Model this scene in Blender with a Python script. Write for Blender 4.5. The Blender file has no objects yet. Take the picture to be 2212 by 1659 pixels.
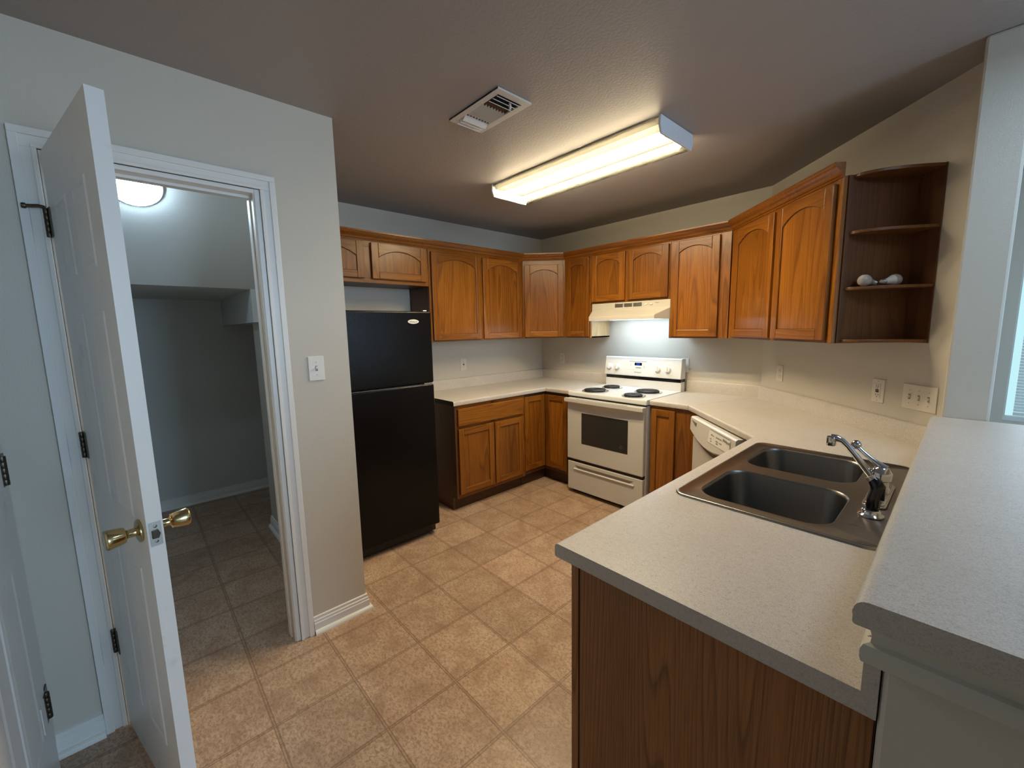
import bpy, bmesh, math, random
from mathutils import Vector, Matrix
random.seed(7)
SC = bpy.context.scene
COL = SC.collection
S2 = 2 ** -.5
PI = math.pi

# ------------------------------------------------------------------ camera
CAM = (3.2859, -3.4773, 1.4679)
YAW, PITCH, ROLL, FPX = math.radians(47.6116), math.radians(7.5707), math.radians(-1.0961), 896.55
fw = Vector((-math.sin(YAW) * math.cos(PITCH), math.cos(YAW) * math.cos(PITCH), -math.sin(PITCH)))
rt = Vector((math.cos(YAW), math.sin(YAW), 0))
up = rt.cross(fw)
r2 = rt * math.cos(ROLL) + up * math.sin(ROLL)
u2 = up * math.cos(ROLL) - rt * math.sin(ROLL)
cd = bpy.data.cameras.new('camera')
cam = bpy.data.objects.new('camera', cd)
COL.objects.link(cam)
mw = Matrix((r2, u2, -fw)).transposed().to_4x4()
mw.translation = Vector(CAM)
cam.matrix_world = mw
cd.sensor_fit = 'HORIZONTAL'
cd.sensor_width = 36
cd.lens = FPX / 2212 * 36
cd.clip_start = .02
SC.camera = cam

# ------------------------------------------------------------------ view, world, daylight
vs = SC.view_settings
vs.view_transform = 'Standard'
vs.look = 'None'
vs.gamma = 1
vs.use_curve_mapping = False
vs.exposure = 0.0
SC.cycles.max_bounces = 10
SC.cycles.diffuse_bounces = 6
SC.cycles.transparent_max_bounces = 16
SC.cycles.sample_clamp_indirect = 6
W = bpy.data.worlds.new('world')
SC.world = W
W.use_nodes = True
bg = W.node_tree.nodes['Background']
bg.inputs[0].default_value = (.55, .90, .97, 1)
bg.inputs[1].default_value = 1.0


def area(name, loc, size, power, col, direction):
    l = bpy.data.lights.new(name, 'AREA')
    l.shape = 'RECTANGLE'
    l.size, l.size_y = size
    l.energy = power
    l.color = col
    o = bpy.data.objects.new(name, l)
    COL.objects.link(o)
    o.location = loc
    o.rotation_euler = Vector(direction).to_track_quat('-Z', 'Z').to_euler()
    return o


DAY = (.50, .74, 1.0)
area('window_daylight', (6.93, -2.25, 1.50), (2.1, .95), 88, DAY, (-1, 0, 0))
area('side_daylight', (6.93, .0, 1.5), (1.1, 1.1), 15, DAY, (-1, 0, 0))
area('dining_lamp', (3.72, -1.80, 2.36), (.35, .5), 7, (.58, .78, 1.0), (0, 0, -1))
area('nook_daylight', (4.1, .93, 1.45), (1.1, 1.3), 8, (.62, .82, 1), (0, -1, 0))

# ------------------------------------------------------------------ materials
MATS = {}


def mat(name, col=(.8, .8, .8), rough=.5, metal=0, spec=.5):
    m = bpy.data.materials.new(name)
    m.use_nodes = True
    b = m.node_tree.nodes['Principled BSDF']
    b.inputs['Base Color'].default_value = (*col, 1)
    b.inputs['Roughness'].default_value = rough
    b.inputs['Metallic'].default_value = metal
    b.inputs['Specular IOR Level'].default_value = spec
    MATS[name] = m
    return m


class NT:
    def __init__(s, m):
        s.t = m.node_tree
        s.b = s.t.nodes['Principled BSDF']

    def n(s, typ, **kw):
        x = s.t.nodes.new('ShaderNode' + typ)
        for k, v in kw.items():
            if k.startswith('i_'):
                key = k[2:]
                x.inputs[int(key) if key.isdigit() else key.replace('_', ' ')].default_value = v
            else:
                setattr(x, k, v)
        return x

    def l(s, a, b):
        s.t.links.new(a, b)

    def coords(s, scale=(1, 1, 1), rnd=True):
        tc = s.n('TexCoord')
        mp = s.n('Mapping')
        mp.inputs['Scale'].default_value = scale
        if rnd:
            oi = s.n('ObjectInfo')
            mu = s.n('VectorMath', operation='SCALE')
            cx = s.n('CombineXYZ')
            s.l(oi.outputs['Random'], cx.inputs[0])
            s.l(oi.outputs['Random'], cx.inputs[1])
            s.l(oi.outputs['Random'], cx.inputs[2])
            s.l(cx.outputs[0], mu.inputs[0])
            mu.inputs['Scale'].default_value = 37.0
            ad = s.n('VectorMath', operation='ADD')
            s.l(tc.outputs['Object'], ad.inputs[0])
            s.l(mu.outputs[0], ad.inputs[1])
            s.l(ad.outputs[0], mp.inputs['Vector'])
        else:
            s.l(tc.outputs['Object'], mp.inputs['Vector'])
        return mp.outputs[0]

    def ramp(s, fac, stops):
        r = s.n('ValToRGB')
        e = r.color_ramp.elements
        while len(e) < len(stops):
            e.new(.5)
        for i, (p, c) in enumerate(stops):
            e[i].position = p
            e[i].color = (*c, 1)
        s.l(fac, r.inputs[0])
        return r.outputs[0]

    def mix(s, fac, a, b, mode='MIX'):
        x = s.n('Mix', data_type='RGBA', blend_type=mode)
        if isinstance(fac, (int, float)):
            x.inputs[0].default_value = fac
        else:
            s.l(fac, x.inputs[0])
        for i, c in ((6, a), (7, b)):
            if isinstance(c, tuple):
                x.inputs[i].default_value = (*c, 1)
            else:
                s.l(c, x.inputs[i])
        return x.outputs[2]

    def noise(s, vec, scale, detail=2, rough=.5, dist=0):
        x = s.n('TexNoise')
        x.inputs['Scale'].default_value = scale
        x.inputs['Detail'].default_value = detail
        x.inputs['Roughness'].default_value = rough
        x.inputs['Distortion'].default_value = dist
        s.l(vec, x.inputs['Vector'])
        return x.outputs[0]

    def color(s, c):
        s.l(c, s.b.inputs['Base Color'])

    def bump(s, h, strength=.3, dist=.002):
        x = s.n('Bump')
        x.inputs['Strength'].default_value = strength
        x.inputs['Distance'].default_value = dist
        s.l(h, x.inputs['Height'])
        s.l(x.outputs[0], s.b.inputs['Normal'])


def painted(name, col, rough, bscale=250, bstr=.22, bdist=.0012, spec=.4):
    m = mat(name, col, rough, spec=spec)
    t = NT(m)
    v = t.coords(rnd=False)
    h = t.noise(v, bscale, 3, .55)
    h2 = t.ramp(h, [(.35, (0, 0, 0)), (.62, (1, 1, 1))])
    t.bump(h2, bstr, bdist)
    big = t.noise(v, 2.2, 2)
    t.color(t.mix(big, tuple(c * .96 for c in col), tuple(min(1, c * 1.03) for c in col)))
    return m


WALL = painted('wall_paint', (.60, .56, .49), .42)
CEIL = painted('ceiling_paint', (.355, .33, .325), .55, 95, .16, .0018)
CLOS = painted('closet_paint', (.58, .585, .56), .55)
TRIM = mat('white_trim_paint', (.77, .765, .75), .35)
DOORP = mat('white_door_paint', (.70, .69, .67), .38)
_t = NT(DOORP)
_v = _t.coords((1, 1, 1), rnd=False)
_g = _t.noise(_v, 9, 4, .6)
_s = _t.ramp(_g, [(.60, (0, 0, 0)), (.78, (1, 1, 1))])
_w = _t.noise(_t.coords((60, 60, 2.5), rnd=False), 1, 3, .6)
_t.color(_t.mix(_s, (.78, .78, .77), (.64, .62, .58)))
_t.bump(_w, .18, .0015)


def oak(name, light, mid, dark, axis='z', rough=.30, ring=4.6, contrast=1.0, lines=17, st=.075):
    m = mat(name, mid, rough, spec=.5)
    t = NT(m)
    sc = {'z': (1, 1, st), 'x': (st, 1, 1), 'y': (1, st, 1)}[axis]
    v = t.coords(sc)
    warp = t.noise(v, ring, 2, .45)
    sx = t.n('SeparateXYZ')
    t.l(v, sx.inputs[0])
    ph = t.n('Math', operation='MULTIPLY_ADD')
    ph.inputs[1].default_value = lines
    t.l(warp, ph.inputs[0])
    px = t.n('Math', operation='MULTIPLY')
    px.inputs[1].default_value = lines * 1.05
    xy = t.n('Math', operation='ADD')
    t.l(sx.outputs[0 if axis != 'x' else 2], xy.inputs[0])
    t.l(sx.outputs[1], xy.inputs[1])
    t.l(xy.outputs[0], px.inputs[0])
    t.l(px.outputs[0], ph.inputs[2])
    fr = t.n('Math', operation='FRACT')
    t.l(ph.outputs[0], fr.inputs[0])
    base = t.ramp(fr.outputs[0], [(0, mid), (.12, tuple(.45 * p + .55 * q for p, q in zip(mid, light))), (.45, mid), (.72, mid), (.93, tuple(.3 * p + .7 * q for p, q in zip(mid, dark))), (1, mid)])
    broad = t.ramp(t.noise(v, 3.1, 2), [(.32, (0, 0, 0)), (.68, (1, 1, 1))])
    base = t.mix(.30, base, t.mix(broad, dark, light))
    sp = {'z': (1, 1, .022), 'x': (.022, 1, 1), 'y': (1, .022, 1)}[axis]
    pore = t.noise(t.coords(sp), 330, 2, .6)
    pr = t.ramp(pore, [(.46, (1, 1, 1)), (.66, (.50, .42, .36))])
    col = t.mix(.55 * contrast, base, pr, 'MULTIPLY')
    oi = t.n('ObjectInfo')
    hsv = t.n('HueSaturation')
    mr = t.n('MapRange')
    mr.inputs[3].default_value = .86
    mr.inputs[4].default_value = 1.12
    t.l(oi.outputs['Random'], mr.inputs[0])
    t.l(mr.outputs[0], hsv.inputs['Value'])
    t.l(col, hsv.inputs['Color'])
    t.color(hsv.outputs[0])
    t.bump(pore, .06, .0006)
    return m


OL, OM, OD = (.38, .148, .018), (.25, .083, .0075), (.095, .027, .0035)
OAKV = oak('honey_oak_upright_grain', OL, OM, OD, 'z')
OAKH = oak('honey_oak_level_grain', OL, OM, OD, 'x')
OAKM = oak('honey_oak_moulding', (.36, .135, .018), (.25, .080, .009), (.12, .036, .005), 'x')
OAKS = oak('brown_oak_veneer', (.165, .070, .026), (.125, .050, .018), (.070, .026, .009), 'z', .42, 3.6, .9)
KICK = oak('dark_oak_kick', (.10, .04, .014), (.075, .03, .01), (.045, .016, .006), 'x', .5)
GAP = mat('dark_gap', (.012, .009, .007), .8)


def laminate(name, c1, c2, c3, rough=.36):
    m = mat(name, c1, rough, spec=.45)
    t = NT(m)
    v = t.coords(rnd=False)
    n1 = t.noise(v, 420, 2, .6)
    n2 = t.noise(v, 120, 4, .75)
    n3 = t.noise(v, 6, 3, .6)
    a = t.ramp(n1, [(.33, c3), (.47, c1), (.60, c2)])
    b = t.ramp(n2, [(.33, c3), (.41, c1), (.62, c2)])
    c = t.mix(.45, a, b)
    t.color(t.mix(t.ramp(n3, [(.45, (0, 0, 0)), (.8, (.35, .35, .35))]), c, tuple(x * .8 for x in c1)))
    return m


LAM = laminate('speckled_beige_laminate', (.54, .495, .45), (.64, .60, .56), (.30, .265, .235))
LAME = laminate('grey_brown_laminate_end', (.50, .45, .40), (.56, .51, .46), (.36, .32, .28), .5)


def vinyl():
    m = mat('tan_vinyl_tiles', (.4, .26, .14), .38, spec=.4)
    t = NT(m)
    v = t.coords(rnd=False)
    sx = t.n('SeparateXYZ')
    t.l(v, sx.inputs[0])
    masks, ids = [], []
    for ax, off in ((0, 1.647), (1, -2.613)):
        su = t.n('Math', operation='SUBTRACT')
        su.inputs[1].default_value = off
        t.l(sx.outputs[ax], su.inputs[0])
        dv = t.n('Math', operation='DIVIDE')
        dv.inputs[1].default_value = .3048
        t.l(su.outputs[0], dv.inputs[0])
        fl = t.n('Math', operation='ROUND')
        t.l(dv.outputs[0], fl.inputs[0])
        df = t.n('Math', operation='SUBTRACT')
        t.l(dv.outputs[0], df.inputs[0])
        t.l(fl.outputs[0], df.inputs[1])
        ab = t.n('Math', operation='ABSOLUTE')
        t.l(df.outputs[0], ab.inputs[0])
        # a pair of thin lines either side of each joint
        r = t.ramp(ab.outputs[0], [(0, (.3, .3, .3)), (.009, (.3, .3, .3)), (.012, (1, 1, 1)), (.019, (1, 1, 1)), (.025, (0, 0, 0))])
        masks.append(r)
        f2 = t.n('Math', operation='FLOOR')
        t.l(dv.outputs[0], f2.inputs[0])
        ids.append(f2.outputs[0])
    mk = t.mix(1.0, masks[0], masks[1], 'LIGHTEN')
    cb = t.n('CombineXYZ')
    t.l(ids[0], cb.inputs[0])
    t.l(ids[1], cb.inputs[1])
    wn = t.n('TexWhiteNoise', noise_dimensions='2D')
    t.l(cb.outputs[0], wn.inputs['Vector'])
    big = t.noise(v, 7, 4, .62, .6)
    mid = t.noise(t.coords((1, 1.5, 1), rnd=False), 70, 4, .72, .8)
    fine = t.noise(v, 240, 3, .7)
    c = t.ramp(big, [(.30, (.37, .235, .155)), (.52, (.52, .365, .255)), (.72, (.59, .44, .32))])
    c = t.mix(t.ramp(mid, [(.40, (.75, .75, .75)), (.55, (0, 0, 0))]), c, (.27, .16, .095))
    c = t.mix(t.ramp(fine, [(.58, (0, 0, 0)), (.72, (.6, .6, .6))]), c, (.60, .46, .33))
    c = t.mix(t.ramp(fine, [(.28, (.7, .7, .7)), (.40, (0, 0, 0))]), c, (.20, .115, .055))
    hs = t.n('HueSaturation')
    mr = t.n('MapRange')
    mr.inputs[3].default_value = .86
    mr.inputs[4].default_value = 1.1
    t.l(wn.outputs['Value'], mr.inputs[0])
    t.l(mr.outputs[0], hs.inputs['Value'])
    t.l(c, hs.inputs['Color'])
    lm = t.n('Math', operation='MULTIPLY')
    lm.inputs[1].default_value = .7
    t.l(mk, lm.inputs[0])
    t.color(t.mix(lm.outputs[0], hs.outputs[0], (.17, .09, .055)))
    t.bump(mid, .12, .001)
    return m


VINYL = vinyl()
ENAM = mat('white_enamel', (.72, .73, .74), .22)
BISQ = mat('almond_enamel', (.56, .53, .47), .3)
PLAST = mat('white_plastic', (.78, .76, .72), .35)
PLATE = mat('cream_plastic_plate', (.72, .67, .58), .4)
GREYT = mat('grey_print', (.22, .22, .23), .5)
BLACK = mat('black_gloss', (.006, .006, .007), .15)
BLKM = mat('black_matt', (.010, .010, .010), .55)
OVENG = mat('smoked_oven_glass', (.035, .033, .030), .12)
STEEL = mat('brushed_steel', (.31, .295, .28), .30, 1)
_t = NT(STEEL)
_n = _t.noise(_t.coords((2, 60, 60), rnd=False), 6, 3, .6)
_r = _t.n('MapRange')
_r.inputs[3].default_value = .22
_r.inputs[4].default_value = .40
_t.l(_n, _r.inputs[0])
_t.l(_r.outputs[0], _t.b.inputs['Roughness'])
CHROME = mat('chrome', (.58, .60, .63), .10, 1)
BRASS = mat('polished_brass', (.52, .42, .22), .17, 1)
BRONZE = mat('dark_bronze_hinge', (.10, .085, .065), .35, 1)
DULL = mat('dull_zinc', (.55, .54, .50), .35, 1)
COIL = mat('coil_black', (.012, .012, .012), .55)
FRIDGE = mat('black_textured_fridge', (.003, .0033, .004), .22, spec=.24)
_t = NT(FRIDGE)
_t.bump(_t.noise(_t.coords((1, 1, .45), rnd=False), 190, 3, .6), .45, .0018)


def emit(name, col, strength):
    m = bpy.data.materials.new(name)
    m.use_nodes = True
    b = m.node_tree.nodes['Principled BSDF']
    b.inputs['Base Color'].default_value = (.9, .9, .9, 1)
    b.inputs['Emission Color'].default_value = (*col, 1)
    b.inputs['Emission Strength'].default_value = strength
    return m


TUBE = emit('fluorescent_tube', (1.0, .84, .585), 335)
GLOBE = emit('frosted_globe_lit', (.60, .81, 1.0), 44)
HOODL = emit('hood_lamp_lens', (.66, .85, 1.0), 13)
CLOCK = emit('clock_digits', (.02, .10, 1.0), 1.6)
CLOCK.node_tree.nodes['Principled BSDF'].inputs['Base Color'].default_value = (.01, .02, .08, 1)
CLOCK.node_tree.nodes['Principled BSDF'].inputs['Specular IOR Level'].default_value = .1


def lens(name, clear):
    """ribbed acrylic: partly clear, partly diffusing, less clear at glancing angles"""
    m = bpy.data.materials.new(name)
    m.use_nodes = True
    t = m.node_tree
    t.nodes.clear()
    o = t.nodes.new('ShaderNodeOutputMaterial')
    tr = t.nodes.new('ShaderNodeBsdfTransparent')
    tl = t.nodes.new('ShaderNodeBsdfTranslucent')
    lw = t.nodes.new('ShaderNodeLayerWeight')
    lw.inputs[0].default_value = .5
    rp = t.nodes.new('ShaderNodeValToRGB')
    e = rp.color_ramp.elements
    e[0].position, e[0].color = .25, (1, .97, .88, 1)
    e[1].position, e[1].color = .90, (.10, .095, .08, 1)
    t.links.new(lw.outputs['Facing'], rp.inputs[0])
    t.links.new(rp.outputs[0], tr.inputs[0])
    tl.inputs[0].default_value = (.015, .0138, .0108, 1)
    mx = t.nodes.new('ShaderNodeMixShader')
    mx.inputs[0].default_value = 1 - clear
    t.links.new(tr.outputs[0], mx.inputs[1])
    t.links.new(tl.outputs[0], mx.inputs[2])
    t.links.new(mx.outputs[0], o.inputs[0])
    return m


LENS = lens('acrylic_lens', .5)
LENSS = lens('acrylic_lens_side', .10)
GLASS = mat('window_glass', (1, 1, 1), .0)
GLASS.node_tree.nodes['Principled BSDF'].inputs['Transmission Weight'].default_value = 1
GLASS.node_tree.nodes['Principled BSDF'].inputs['IOR'].default_value = 1.02
BLIND = mat('white_blind', (.75, .78, .80), .5)
BULBG = mat('frosted_bulb_glass', (.40, .375, .37), .2)


# ------------------------------------------------------------------ mesh helpers
class MB:
    def __init__(s):
        s.v, s.f, s.m = [], [], []

    def add(s, vs, fs, m=0):
        o = len(s.v)
        s.v += [tuple(p) for p in vs]
        for f in fs:
            s.f.append([i + o for i in f])
            s.m.append(m)
        return s

    def box(s, x0, x1, y0, y1, z0, z1, m=0):
        v = [(x, y, z) for x in (x0, x1) for y in (y0, y1) for z in (z0, z1)]
        return s.add(v, [(0, 1, 3, 2), (4, 6, 7, 5), (0, 4, 5, 1), (2, 3, 7, 6), (0, 2, 6, 4), (1, 5, 7, 3)], m)

    def prism(s, poly, axis, a0, a1, m=0):
        """poly in the two other axes (x,y)/(x,z)/(y,z), pushed along axis"""
        def P(p, a):
            return {'x': (a, p[0], p[1]), 'y': (p[0], a, p[1]), 'z': (p[0], p[1], a)}[axis]
        n = len(poly)
        v = [P(p, a0) for p in poly] + [P(p, a1) for p in poly]
        f = [list(range(n)), list(range(n, 2 * n))[::-1]] + [(i, (i + 1) % n, n + (i + 1) % n, n + i) for i in range(n)]
        return s.add(v, f, m)

    def lathe(s, prof, c=(0, 0, 0), d=(0, 0, 1), n=24, m=0, cap=True):
        d = Vector(d).normalized()
        q = Vector((0, 0, 1)).rotation_difference(d)
        v, f = [], []
        for r, z in prof:
            for i in range(n):
                a = 2 * PI * i / n
                v.append(Vector(c) + q @ Vector((r * math.cos(a), r * math.sin(a), z)))
        for k in range(len(prof) - 1):
            for i in range(n):
                j = (i + 1) % n
                f.append((k * n + i, k * n + j, (k + 1) * n + j, (k + 1) * n + i))
        if cap:
            if prof[0][0] > 1e-5:
                f.append(list(range(n))[::-1])
            if prof[-1][0] > 1e-5:
                f.append([(len(prof) - 1) * n + i for i in range(n)])
        return s.add(v, f, m)

    def tube(s, path, r, n=10, m=0, closed=False):
        path = [Vector(p) for p in path]
        N = len(path)
        rr = r if isinstance(r, (list, tuple)) else [r] * N
        v, f = [], []
        prev = None
        for i, p in enumerate(path):
            if closed:
                t = path[(i + 1) % N] - path[i - 1]
            else:
                t = path[min(i + 1, N - 1)] - path[max(i - 1, 0)]
            t.normalize()
            if prev is None:
                a = t.cross(Vector((0, 0, 1)))
                if a.length < 1e-3:
                    a = t.cross(Vector((1, 0, 0)))
            else:
                a = prev - t * prev.dot(t)
            a.normalize()
            prev = a
            b = t.cross(a)
            for k in range(n):
                th = 2 * PI * k / n
                v.append(p + (a * math.cos(th) + b * math.sin(th)) * rr[i])
        for i in range(N if closed else N - 1):
            j = (i + 1) % N
            for k in range(n):
                l = (k + 1) % n
                f.append((i * n + k, i * n + l, j * n + l, j * n + k))
        if not closed:
            f.append(list(range(n))[::-1])
            f.append([(N - 1) * n + k for k in range(n)])
        return s.add(v, f, m)

    def sweep(s, path, prof, m=0, side=1):
        """profile (d,z) carried along an xy polyline, mitred; d is measured to the right of travel times side"""
        P = [Vector((p[0], p[1])) for p in path]
        N = len(P)
        v, f = [], []
        k = len(prof)
        for i in range(N):
            def nrm(a, b):
                t = (b - a).normalized()
                return Vector((t.y, -t.x)) * side
            if i == 0:
                mit = nrm(P[0], P[1])
            elif i == N - 1:
                mit = nrm(P[-2], P[-1])
            else:
                n1, n2 = nrm(P[i - 1], P[i]), nrm(P[i], P[i + 1])
                mit = (n1 + n2)
                mit = mit / (mit.length_squared / 2) if mit.length > 1e-6 else n1
            for d, z in prof:
                q = P[i] + mit * d
                v.append((q.x, q.y, z))
        for i in range(N - 1):
            for a in range(k):
                b = (a + 1) % k
                f.append((i * k + a, i * k + b, (i + 1) * k + b, (i + 1) * k + a))
        f.append(list(range(k)))
        f.append([(N - 1) * k + a for a in range(k)][::-1])
        return s.add(v, f, m)

    def obj(s, name, mats, parent=None, loc=(0, 0, 0), rot=(0, 0, 0), bevel=0, seg=2, smooth=None):
        me = bpy.data.meshes.new(name)
        me.from_pydata(s.v, [], s.f)
        for x in (mats if isinstance(mats, (list, tuple)) else [mats]):
            me.materials.append(x)
        for p, mi in zip(me.polygons, s.m):
            p.material_index = mi
        bm = bmesh.new()
        bm.from_mesh(me)
        bmesh.ops.recalc_face_normals(bm, faces=bm.faces)
        bm.to_mesh(me)
        bm.free()
        if smooth:
            me.polygons.foreach_set('use_smooth', [True] * len(me.polygons))
            me.set_sharp_from_angle(angle=math.radians(smooth))
        o = bpy.data.objects.new(name, me)
        COL.objects.link(o)
        if parent is not None:
            o.parent = parent
        o.location = loc
        o.rotation_euler = rot
        if bevel:
            b = o.modifiers.new('bevel', 'BEVEL')
            b.width = bevel
            b.segments = seg
            b.limit_method = 'ANGLE'
            b.angle_limit = math.radians(40)
        return o


def tag(o, label, cat, group=None, kind=None):
    o['label'] = label
    o['category'] = cat
    if group:
        o['group'] = group
    if kind:
        o['kind'] = kind
    return o


def thing(name, label, cat, loc=(0, 0, 0), rz=0, group=None, kind=None):
    o = bpy.data.objects.new(name, None)
    o.empty_display_size = .05
    COL.objects.link(o)
    o.location = loc
    o.rotation_euler = (0, 0, rz)
    return tag(o, label, cat, group, kind)


def struct(o, label=None, cat=None):
    o['kind'] = 'structure'
    if label:
        o['label'] = label
        o['category'] = cat
    return o


def text(s, size, m, parent, loc, rot, ext=.0006, name='lettering', align='CENTER'):
    c = bpy.data.curves.new(name, 'FONT')
    c.body = s
    c.size = size
    c.extrude = ext
    c.align_x = align
    c.align_y = 'CENTER'
    c.materials.append(m)
    tmp = bpy.data.objects.new(name, c)
    COL.objects.link(tmp)
    dg = bpy.context.evaluated_depsgraph_get()
    me = bpy.data.meshes.new_from_object(tmp.evaluated_get(dg))
    bpy.data.objects.remove(tmp)
    bpy.data.curves.remove(c)
    o = bpy.data.objects.new(name, me)
    COL.objects.link(o)
    o.parent = parent
    o.location = loc
    o.rotation_euler = rot
    return o


# ------------------------------------------------------------------ room dimensions
H = 2.44
XBC = 2.262           # wall B meets the 45 degree wall
DC = .632             # worktop depth
T225 = math.tan(math.radians(22.5))
XD = 1.233            # face of the left wall
RA, RB, RC = PI / 2, 0.0, -PI / 4


def CW(sv, off, z):
    return (XBC + sv * S2 - off * S2, -sv * S2 - off * S2, z)


# ------------------------------------------------------------------ setting
def build_room():
    struct(MB().box(-1.5, 7.2, -7.2, 1.3, -.06, 0).obj('floor', VINYL), 'tan vinyl tile floor of the kitchen', 'floor')
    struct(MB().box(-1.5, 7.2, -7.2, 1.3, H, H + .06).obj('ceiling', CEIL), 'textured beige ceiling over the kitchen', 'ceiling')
    # wall with the closet door
    w = MB()
    w.prism([(-2.689, 0), (-2.689, H), (-3.83, H), (-3.83, 0), (-3.62, 0), (-3.62, 2.065), (-3.04, 2.065), (-3.04, 0)], 'x', 1.12, XD)
    w.box(-.21, 1.12, -2.81, -2.689, 0, H)
    struct(w.obj('wall_left', WALL), 'textured off-white wall around the closet doorway', 'wall')
    struct(MB().box(-.11, 0, -2.689, .11, 0, H).obj('wall_back', WALL), 'beige wall behind the refrigerator and corner cabinets', 'wall')
    struct(MB().box(0, XBC + .05, 0, .11, 0, H).obj('wall_range', WALL), 'beige wall behind the white range', 'wall')
    e0, e1 = CW(0, 0, 0), CW(1.384, 0, 0)
    f1, f0 = CW(1.384, -.11, 0), CW(-.05, -.11, 0)
    struct(MB().prism([e0[:2], e1[:2], f1[:2], f0[:2]], 'z', 0, H).obj('wall_angled', WALL), 'beige angled wall with open shelf and switches', 'wall')
    p = MB()
    p.box(3.243, 3.366, -1.187, 1.0, 0, H)
    p.box(3.243, 3.450, -2.716, -1.1872, 0, 1.06)
    struct(p.obj('wall_right', WALL, bevel=.008), 'half wall under the bar rising to a full height stub', 'wall')
    # hall wall on the far left with a second door
    w = MB()
    w.box(XD - .1, 2.6, -3.94, -3.83, 0, H)
    w.box(2.5, 2.6, -7.1, -3.94, 0, H)
    struct(w.obj('wall_hall', WALL), 'wall at far left carrying a second white door', 'wall')
    # dining side and nook, out of frame but for the window edge
    w = MB()
    w.box(3.366, 3.50, 1.0, 1.11, 0, H)
    w.box(4.7, 7.0, 1.0, 1.11, 0, H)
    w.box(3.50, 4.7, 1.0, 1.11, 0, .76)
    w.box(3.50, 4.7, 1.0, 1.11, 2.12, H)
    struct(w.obj('wall_nook', WALL), 'pale wall around the window beyond the bar', 'wall')
    w = MB()
    w.box(7.0, 7.1, -7.1, -3.65, 0, H)
    w.box(7.0, 7.1, -1.25, 1.11, 0, H)
    w.box(7.0, 7.1, -3.65, -1.25, 0, .95)
    w.box(7.0, 7.1, -3.65, -1.25, 2.3, H)
    struct(w.obj('wall_dining', WALL))
    w = MB()
    w.box(2.5, 7.1, -7.1, -7.0, 0, H)
    struct(w.obj('wall_rear', WALL))
    # closet under the stairs
    c = MB()
    c.box(-1.28, -1.18, -3.9, -1.7, 0, H)
    struct(c.obj('wall_closet_back', CLOS), 'dim back wall of the closet', 'wall')
    struct(MB().box(-1.18, 1.12, -3.86, -3.75, 0, H).obj('wall_closet_left', CLOS))
    struct(MB().box(-1.18, -.11, -1.8, -1.7, 0, H).obj('wall_closet_right', CLOS))
    c = MB()
    c.prism([(.06, 1.76), (.74, 2.44), (-1.18, 2.44), (-1.18, 1.76)], 'y', -3.75, -2.81)
    struct(c.obj('ceiling_closet', CLOS), 'sloping underside of stairs inside the closet', 'ceiling')
    struct(MB().box(-1.18, .06, -2.855, -2.70, 1.544, 1.76).obj('wall_closet_header', CLOS), 'boxed header beam at right inside the closet', 'beam')
    struct(MB().box(-1.18, -.11, -2.70, -1.7, 1.76, 1.84).obj('ceiling_closet_far', CLOS))


BASE = [(0, 0), (.014, 0), (.014, .052), (.011, .056), (.011, .066), (.007, .070), (.007, .083), (0, .086)]
QR = [(.012, 0), (.030, 0), (.029, .008), (.025, .015), (.019, .019), (.012, .020)]


def base(name, path, side, label, prof=BASE, qr=True):
    m = MB().sweep(path, prof, 0, side)
    if qr:
        m.sweep(path, QR, 0, side)
    struct(m.obj(name, TRIM), label, 'baseboard')


def casing(m, y0, y1, z1, x, w=.058, sgn=1):
    """moulded three sided casing lying on a wall of constant x"""
    for a, b, t in ((0, w, .010), (0, w * .22, .015), (w * .62, w, .018)):
        # a..b measured outwards from the opening
        for (p, q) in ((y0 - b, y0 - a), (y1 + a, y1 + b)):
            m.box(min(x, x + sgn * t), max(x, x + sgn * t), p, q, 0, z1 + a)
        m.box(min(x, x + sgn * t), max(x, x + sgn * t), y0 - b, y1 + b, z1 + a, z1 + b)


def build_trim():
    base('baseboard_left', [(XD, -2.953), (XD, -2.689), (.83, -2.689)], 1, 'white ribbed baseboard right of the closet doorway')
    base('baseboard_hall', [(XD, -3.83), (XD, -3.69)], 1, 'short white baseboard between the two doors')
    base('baseboard_closet_back', [(-1.18, -3.75), (-1.18, -1.8)], 1, 'white baseboard along the closet back wall')
    base('baseboard_closet_side', [(-.21, -2.81), (1.12, -2.81)], 1, 'white baseboard on the closet side wall')
    m = MB()
    casing(m, -3.632, -3.014, 2.063, XD)
    # jamb boards and stops
    m.box(1.115, XD + .004, -3.632, -3.612, 0, 2.0625)
    m.box(1.115, XD + .004, -3.034, -3.014, 0, 2.0625)
    m.box(1.115, XD + .003, -3.612, -3.034, 2.045, 2.0625)
    m.box(1.150, 1.190, -3.612, -3.600, 0, 2.033)
    m.box(1.150, 1.190, -3.046, -3.034, 0, 2.033)
    m.box(1.150, 1.190, -3.612, -3.034, 2.033, 2.045)
    o = struct(m.obj('trim_1', TRIM, bevel=.002), 'white moulded casing around the open closet doorway', 'door casing')
    sp = MB().box(1.196, 1.226, -3.0365, -3.0330, .915, .975)
    sp.box(1.205, 1.216, -3.0370, -3.0330, .932, .958, 1)
    s_ = sp.obj('strike_plate', [BRASS, GAP], o)
    s_['label'] = 'brass strike plate'


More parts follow.
